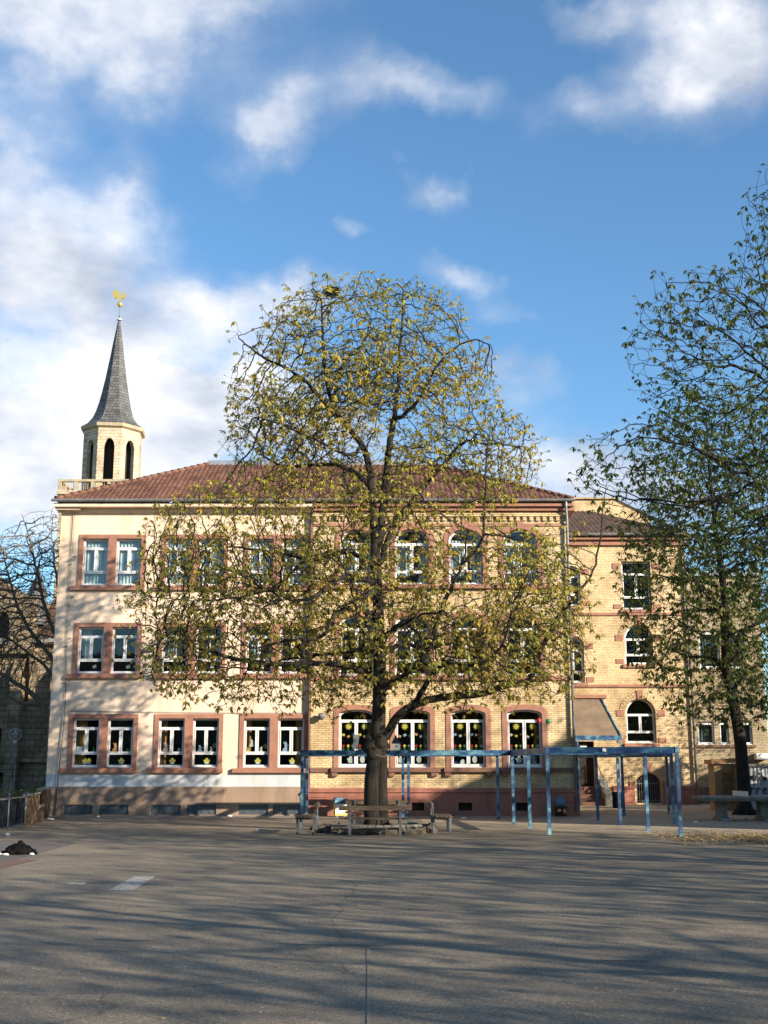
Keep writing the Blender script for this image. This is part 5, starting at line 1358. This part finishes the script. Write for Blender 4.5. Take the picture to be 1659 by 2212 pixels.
# corrugated shed with sprayed writing and a tan cabinet
cx0 = at(1611, 1740, 46.4).x
shd = thing('corrugated_shed', (cx0+2, 46.4, 0), 'low white corrugated metal shed with black sprayed writing at the right edge', 'shed')
mb = MB(); vs = []; n = 160
for i in range(n+1):
    x = cx0+4.0*i/n; y = 46.4+.02*math.sin(2*PI*i/6.0); vs += [(x, y, .08), (x, y, 1.68)]
mb.add(vs, [(2*i, 2*i+2, 2*i+3, 2*i+1) for i in range(n)], 0, True); mb.box(cx0, cx0+4, 46.45, 48.4, .05, 1.66)
part(mb, 'wall', simple('white_sheet_metal', (.48, .50, .54), (.36, .38, .42), 2, .5), shd)
mb = MB(); mb.box(cx0-.1, cx0+4.1, 46.3, 48.5, 1.69, 1.78); part(mb, 'roof', M['concrete'], shd)
def stroke(mb, pts, w_=.022, y=46.36):
    for i in range(len(pts)-1):
        a, b = Vector((pts[i][0], y, pts[i][1])), Vector((pts[i+1][0], y, pts[i+1][1])); mb.beam(a, b, .008, w_*2, up=(0, 0, 1)) if abs(a.x-b.x) > abs(a.z-b.z) else mb.beam(a, b, .008, w_*2, up=(1, 0, 0))
LET = {'F': [[(0, 0), (.05, .5), (0, 1)], [(-.2, 1), (.6, 1)], [(0, .55), (.45, .6)]], 'r': [[(0, 0), (.05, .6)], [(.03, .4), (.25, .62), (.42, .5)]],
       'e': [[(.05, .32), (.42, .36), (.4, .55), (.2, .62), (.03, .4), (.08, .08), (.28, 0), (.45, .1)]], 'G': [[(.6, .85), (.35, 1), (.08, .8), (0, .45), (.1, .1), (.4, 0), (.62, .15), (.62, .42), (.35, .42)]],
       'a': [[(.42, .5), (.2, .6), (.03, .35), (.08, .06), (.3, .05), (.42, .3)], [(.42, .55), (.42, 0)]], 'z': [[(.03, .58), (.42, .58), (.03, .02), (.45, .02)]]}
mb = MB()
def write(txt, x, z, s_):
    for c in txt:
        for st in LET[c]: stroke(mb, [(x+p[0]*s_, z+p[1]*s_) for p in st])
        x += s_*(.62 if c != 'G' else .8)
write('Free', cx0+.22, .66, .36); part(mb, 'writing', M['graffiti'], shd); mb = MB(); write('Gaza', cx0+.40, .20, .36); part(mb, 'writing', M['graffiti'], shd); mb = MB()
for k in range(16):      # the dripping tag above
    x = cx0+.06+k*.05; z = 1.28+.05*math.sin(k*1.7); stroke(mb, [(x, z-.06), (x+.05, z+.07*math.cos(k*2.3))], .035)
    if k % 2: stroke(mb, [(x, z-.05), (x, z-.17-.05*(k % 3))], .006)
stroke(mb, [(cx0+.1, 1.42), (cx0+.3, 1.25)], .03); stroke(mb, [(cx0+.58, 1.45), (cx0+.82, 1.2)], .03); part(mb, 'spray_tag', M['graffiti'], shd); mb = MB(); stroke(mb, [(cx0+1.05, 1.3), (cx0+1.3, 1.5), (cx0+1.4, 1.2)], .03)
part(mb, 'spray_tag', M['graffiti'], shd)
tx0, tx1 = at(1545, 1700, 47.5).x, at(1577, 1700, 47.5).x
cb = thing('wooden_cabinet', ((tx0+tx1)/2, 47.5, 0), 'tall tan cabinet with a sloping top between the annex wall and the trunk', 'cabinet')
mb = MB(); mb.box(tx0, tx1+.35, 47.5, 48.4, 0, 1.78); part(mb, 'body', M['tan'], cb)
mb = MB(); mb.box(-.1, tx1-tx0+.45, -.12, 1.0, 0, .17, M4=Matrix.Translation((tx0-.02, 47.48, 1.78)) @ Matrix.Rotation(-.06, 4, 'Y')); part(mb, 'top', simple('orange_tan_board', (.42, .22, .1), (.3, .16, .08), 3), cb)
mb = MB(); mb.box(tx0+.30, tx1+.12, 47.47, 47.495, .3, 1.45); part(mb, 'door', simple('olive_panel', (.20, .15, .08), (.11, .085, .05), 4), cb)

# low wall and gate on the left
wl = thing('garden_wall', (-10.95, 38.6, 0), 'low brown brick wall with a dark metal panel running up to the left corner of the school', 'wall')
A_, B_ = Vector((-10.52, 35.75, 0)), Vector((-11.75, 42.5, 0)); dW = (B_-A_).normalized()
def wseg(t0, t1, h, mat, name, th=.24, z0=0):
    a = A_+dW*t0; b = A_+dW*t1; mb = MB(); mb.beam((a.x, a.y, z0+(h-z0)/2), (b.x, b.y, z0+(h-z0)/2), th, h-z0); return part(mb, name, mat, wl)
wseg(0, 2.6, .84, M['wallbrick'], 'brick_section'); wseg(-.05, 2.62, .90, M['concrete'], 'coping', .3, .842)
wseg(2.6, 4.2, .42, M['wallbrick'], 'brick_section'); wseg(2.6, 4.2, .48, M['concrete'], 'coping', .28, .422); wseg(2.62, 4.18, .88, M['fencemetal'], 'metal_panel', .03, .485)
wseg(4.2, 6.4, .92, M['wallbrick'], 'brick_section'); wseg(4.18, 6.4, .98, M['concrete'], 'coping', .3, .922)
gt = thing('metal_fence', (-10.3, 34, 0), 'dark sheet metal fence with grey posts at the left edge of the yard', 'fence')
ga, gb = Vector((-10.1, 29.6, 0)), Vector((-10.52, 35.6, 0)); dg = (gb-ga).normalized()
for i, (t0, t1) in enumerate(((0, 2.0), (2.05, 3.9), (3.95, 5.95))):
    mb = MB(); a = ga+dg*t0; b = ga+dg*t1
    n = 24; vs = []
    for k in range(n+1):
        p = a.lerp(b, k/n); o_ = .02*(1 if (k//2) % 2 else -1); vs += [(p.x+o_, p.y, .08), (p.x+o_, p.y, .80)]
    mb.add(vs, [(2*k, 2*k+2, 2*k+3, 2*k+1) for k in range(n)]); mb.beam((a.x-.03, a.y, .42), (b.x-.03, b.y, .42), .01, .7); part(mb, 'panel', M['fencemetal'], gt)
    mb = MB(); mb.tube([(b.x+.03, b.y, 0), (b.x+.03, b.y, .92)], .03, 8); mb.blob((b.x+.03, b.y, .93), (.045, .045, .04), 1); part(mb, 'post', M['steel'], gt)
mb = MB(); mb.beam((ga.x, ga.y, .82), (gb.x, gb.y, .82), .05, .04); part(mb, 'rail', M['steel'], gt)
# ivy / weeds on top of the wall line
wd = np.random.default_rng(3); Pw = np.array([(-10.6+wd.normal(0, .12)-.02*k*.1, 33.0+wd.uniform(0, 4.5), .9+wd.uniform(-.05, .12)) for k in range(120)])
lv, lf = leaf_geo(Pw, np.zeros_like(Pw), wd, 4, .04, .09, .6, (-.6, .6))
t = thing('creeper', (-10.7, 35, .8), 'small green creeper showing over the top of the metal fence', 'plant'); mbn = MB()
mbn.tube([(-10.62, 33, .85), (-10.6, 34.2, .9), (-10.7, 35.4, .88), (-10.8, 37.2, .9)], .01, 4)
combine('leaves', mbn, lv, lf, [M['bark'], M['leaf_grass']], t)

# street lamp in front of the church
ly = 48.0; lt = at(33, 1587, ly); lb_ = at(22, 1722, ly)
lamp = thing('street_lamp', (lb_.x, ly, 0), 'old street lamp with a glass globe ring and small bell shade before the church', 'street lamp')
mb = MB(); mb.tube([(lb_.x, ly, 0), (lb_.x+.02, ly, 1.2)], .05, 10); mb.tube([(lb_.x+.02, ly, 1.2), (lt.x, ly, lt.z-.28)], .035, 10); mb.beam((lb_.x-.2, ly, 1.5), (lb_.x+.2, ly, 1.5), .02, .02); part(mb, 'pole', M['steel'], lamp)
mb = MB(); mb.tube([(lt.x+.24*math.cos(2*PI*k/24), ly, lt.z+.24*math.sin(2*PI*k/24)) for k in range(25)], .018, 6, cap=False); part(mb, 'ring', M['zinc'], lamp)
mb = MB(); mb.lathe([(.15, .0), (.13, .03), (.07, .07), (.04, .11), (.035, .2), (.0, .22)], (lt.x, ly, lt.z), 16); part(mb, 'lamp_shade', M['zinc'], lamp)
mb = MB(); mb.lathe([(.045, -.34), (.055, -.28), (.05, -.24)], (lt.x, ly, lt.z), 12); part(mb, 'socket', M['paper'], lamp)

# black jacket heap with white scraps
jv = gnd(38, 1846)
jk = thing('jacket_heap', (jv.x, jv.y, 0), 'crumpled black jacket with white scraps lying on the asphalt at the left', 'jacket')
mb = MB()
for q, (dx, dy, r0, h0) in enumerate(((0, 0, .22, .13), (.16, .05, .16, .11), (-.15, .03, .15, .08), (.08, -.05, .14, .12), (-.24, -.04, .1, .05), (.28, 0, .1, .06), (.02, .1, .1, .17), (-.1, -.12, .12, .09))): mb.blob((jv.x+dx, jv.y+dy, h0*.4), (r0, r0*.8, h0), q, 12, 8, .33)
part(mb, 'cloth', M['blackfab'], jk)
mb = MB()
for q, (dx, dy) in enumerate(((-.33, -.13), (-.16, -.22), (.31, -.15))): mb.blob((jv.x+dx, jv.y+dy, .02), (.09-.02*q, .05, .02), q+20, 8, 5, .5)
part(mb, 'lining', M['paper'], jk)

# scraps of paper
sc = [(421, 1752, 'paper scrap propped at the wall foot under the fourth basement panel', .12), (495, 1764, 'paper scrap on the setts beneath the fifth basement panel', .09), (546, 1762, 'paper scrap on the setts between fifth and sixth basement panel', .07), (636, 1762, 'paper scrap on the setts just left of the frame post', .08), (15, 1805, 'paper scrap lying below the metal fence', .08), (108, 1771, 'white scrap at the foot of the brick garden wall', .1),
      (757, 1803, 'white scrap under the front bench left leg', .09), (805, 1802, 'white scrap under the middle of the front bench', .08), (212, 1766, 'paper scrap below the gap of the first two basement panels', .07), (556, 1797, 'small scrap on open asphalt left of the benches', .05), (1003, 1770, 'scrap at the pink plinth right of the end bench', .07), (1502, 1778, 'scrap by the rightmost frame post', .08), (1560, 1772, 'scrap under the concrete table', .09), (1610, 1771, 'scrap beneath the right leg of the concrete table', .08)]
for q, (px, py, lab, s_) in enumerate(sc):
    g = gnd(px, py); mb = MB(); mb.blob((0, 0, .02), (s_, s_*.6, .035), q+40, 8, 5, .45); o = mb.build('paper_scrap', M['paper']); o.location = (g.x, g.y, .006); tag(o, lab, 'litter', 'paper litter in the yard')

# hanging balls, nest, bird box, wire
for nm, px, py, mt, lab in (('hanging_ball', 1164, 1557, 'red', 'small red ball hanging in the low right branches'), ('hanging_ball', 1184, 1558, 'green_ball', 'shiny green ball hanging in the low right branches')):
    if mt == 'green_ball': M[mt] = simple('shiny_green', (.02, .3, .14), (.02, .2, .1), 5, .25)
    v = at(px, py, 32.0); t = thing(nm, (v.x, v.y, v.z), lab, 'ornament', 'balls hung in the chestnut')
    mb = MB(); mb.lathe([(.0, -.07), (.04, -.058), (.066, -.02), (.066, .02), (.04, .058), (.0, .07)], tuple(v), 14); part(mb, 'ball', M[mt], t)
    mb = MB(); mb.tube([(v.x, v.y, v.z+.06), (v.x+.01, v.y, v.z+.55)], .004, 4); part(mb, 'string', M['steel'], t)
nv = at(716, 630, Y0-.5)
t = thing('bird_nest', tuple(nv), 'dark twiggy bird nest in the very top of the big chestnut', 'nest'); mb = MB(); rn = random.Random(2)
for k in range(260):
    a = rn.uniform(0, 2*PI); r_ = rn.uniform(.08, .24); z = rn.uniform(-.1, .1); d = Vector((-math.sin(a), math.cos(a), rn.uniform(-.4, .4))).normalized()*rn.uniform(.08, .16); c = nv+Vector((r_*math.cos(a), r_*math.sin(a), z)); mb.tube([c-d, c+d], .006, 3, cap=False)
part(mb, 'twigs', M['bark'], t)
bv = at(856, 1612, Y0-.1)
t = thing('bird_box', tuple(bv), 'small painted bird box fixed to the right side of the trunk above the frame', 'bird box')
mb = MB(); mb.box(bv.x-.1, bv.x+.1, bv.y-.1, bv.y+.1, bv.z-.1, bv.z+.08); part(mb, 'box', simple('pale_green_board', (.3, .36, .32), (.2, .26, .24), 8), t)
mb = MB(); mb.add([(bv.x-.13, bv.y-.13, bv.z+.08), (bv.x+.13, bv.y-.13, bv.z+.08), (bv.x+.13, bv.y+.13, bv.z+.08), (bv.x-.13, bv.y+.13, bv.z+.08), (bv.x-.02, bv.y-.13, bv.z+.3), (bv.x-.02, bv.y+.13, bv.z+.3)], [(0, 1, 4), (1, 2, 5, 4), (2, 3, 5), (3, 0, 4, 5), (0, 3, 2, 1)]); part(mb, 'roof', M['fencemetal'], t)
mb = MB(); mb.lathe([(0, -.003), (.025, 0), (0, .003)], (0, 0, 0), 12); mb.v = [(bv.x+v[0], bv.y-.103+v[2], bv.z+v[1]) for v in mb.v]; part(mb, 'entrance_hole', M['void'], t)
mv = at(768, 1603, Y0-.35)
t = thing('grey_plate', tuple(mv), 'grey plate strapped to the left side of the trunk fork', 'plate')
mb = MB(); mb.plate([(mv.x-.08, mv.z-.17), (mv.x+.06, mv.z-.2), (mv.x+.1, mv.z+.18), (mv.x-.06, mv.z+.2)], [], mv.y-.01, mv.y+.01); part(mb, 'board', M['steel'], t)
mb = MB(); mb.tube([(TX+.28*math.cos(2*PI*k/20), Y0+.26*math.sin(2*PI*k/20), mv.z-.35+.03*math.sin(k)) for k in range(21)], .008, 4, cap=False); part(mb, 'strap', M['concrete'], t)

# ------------------------------------------------------------------ render look
S.view_settings.view_transform = 'Standard'; S.view_settings.look = 'None'; S.view_settings.exposure = 0.98; S.view_settings.gamma = 1.0
S.cycles.max_bounces = 6; S.cycles.transparent_max_bounces = 12; S.cycles.caustics_reflective = False; S.cycles.caustics_refractive = False
S.cycles.use_denoising = True
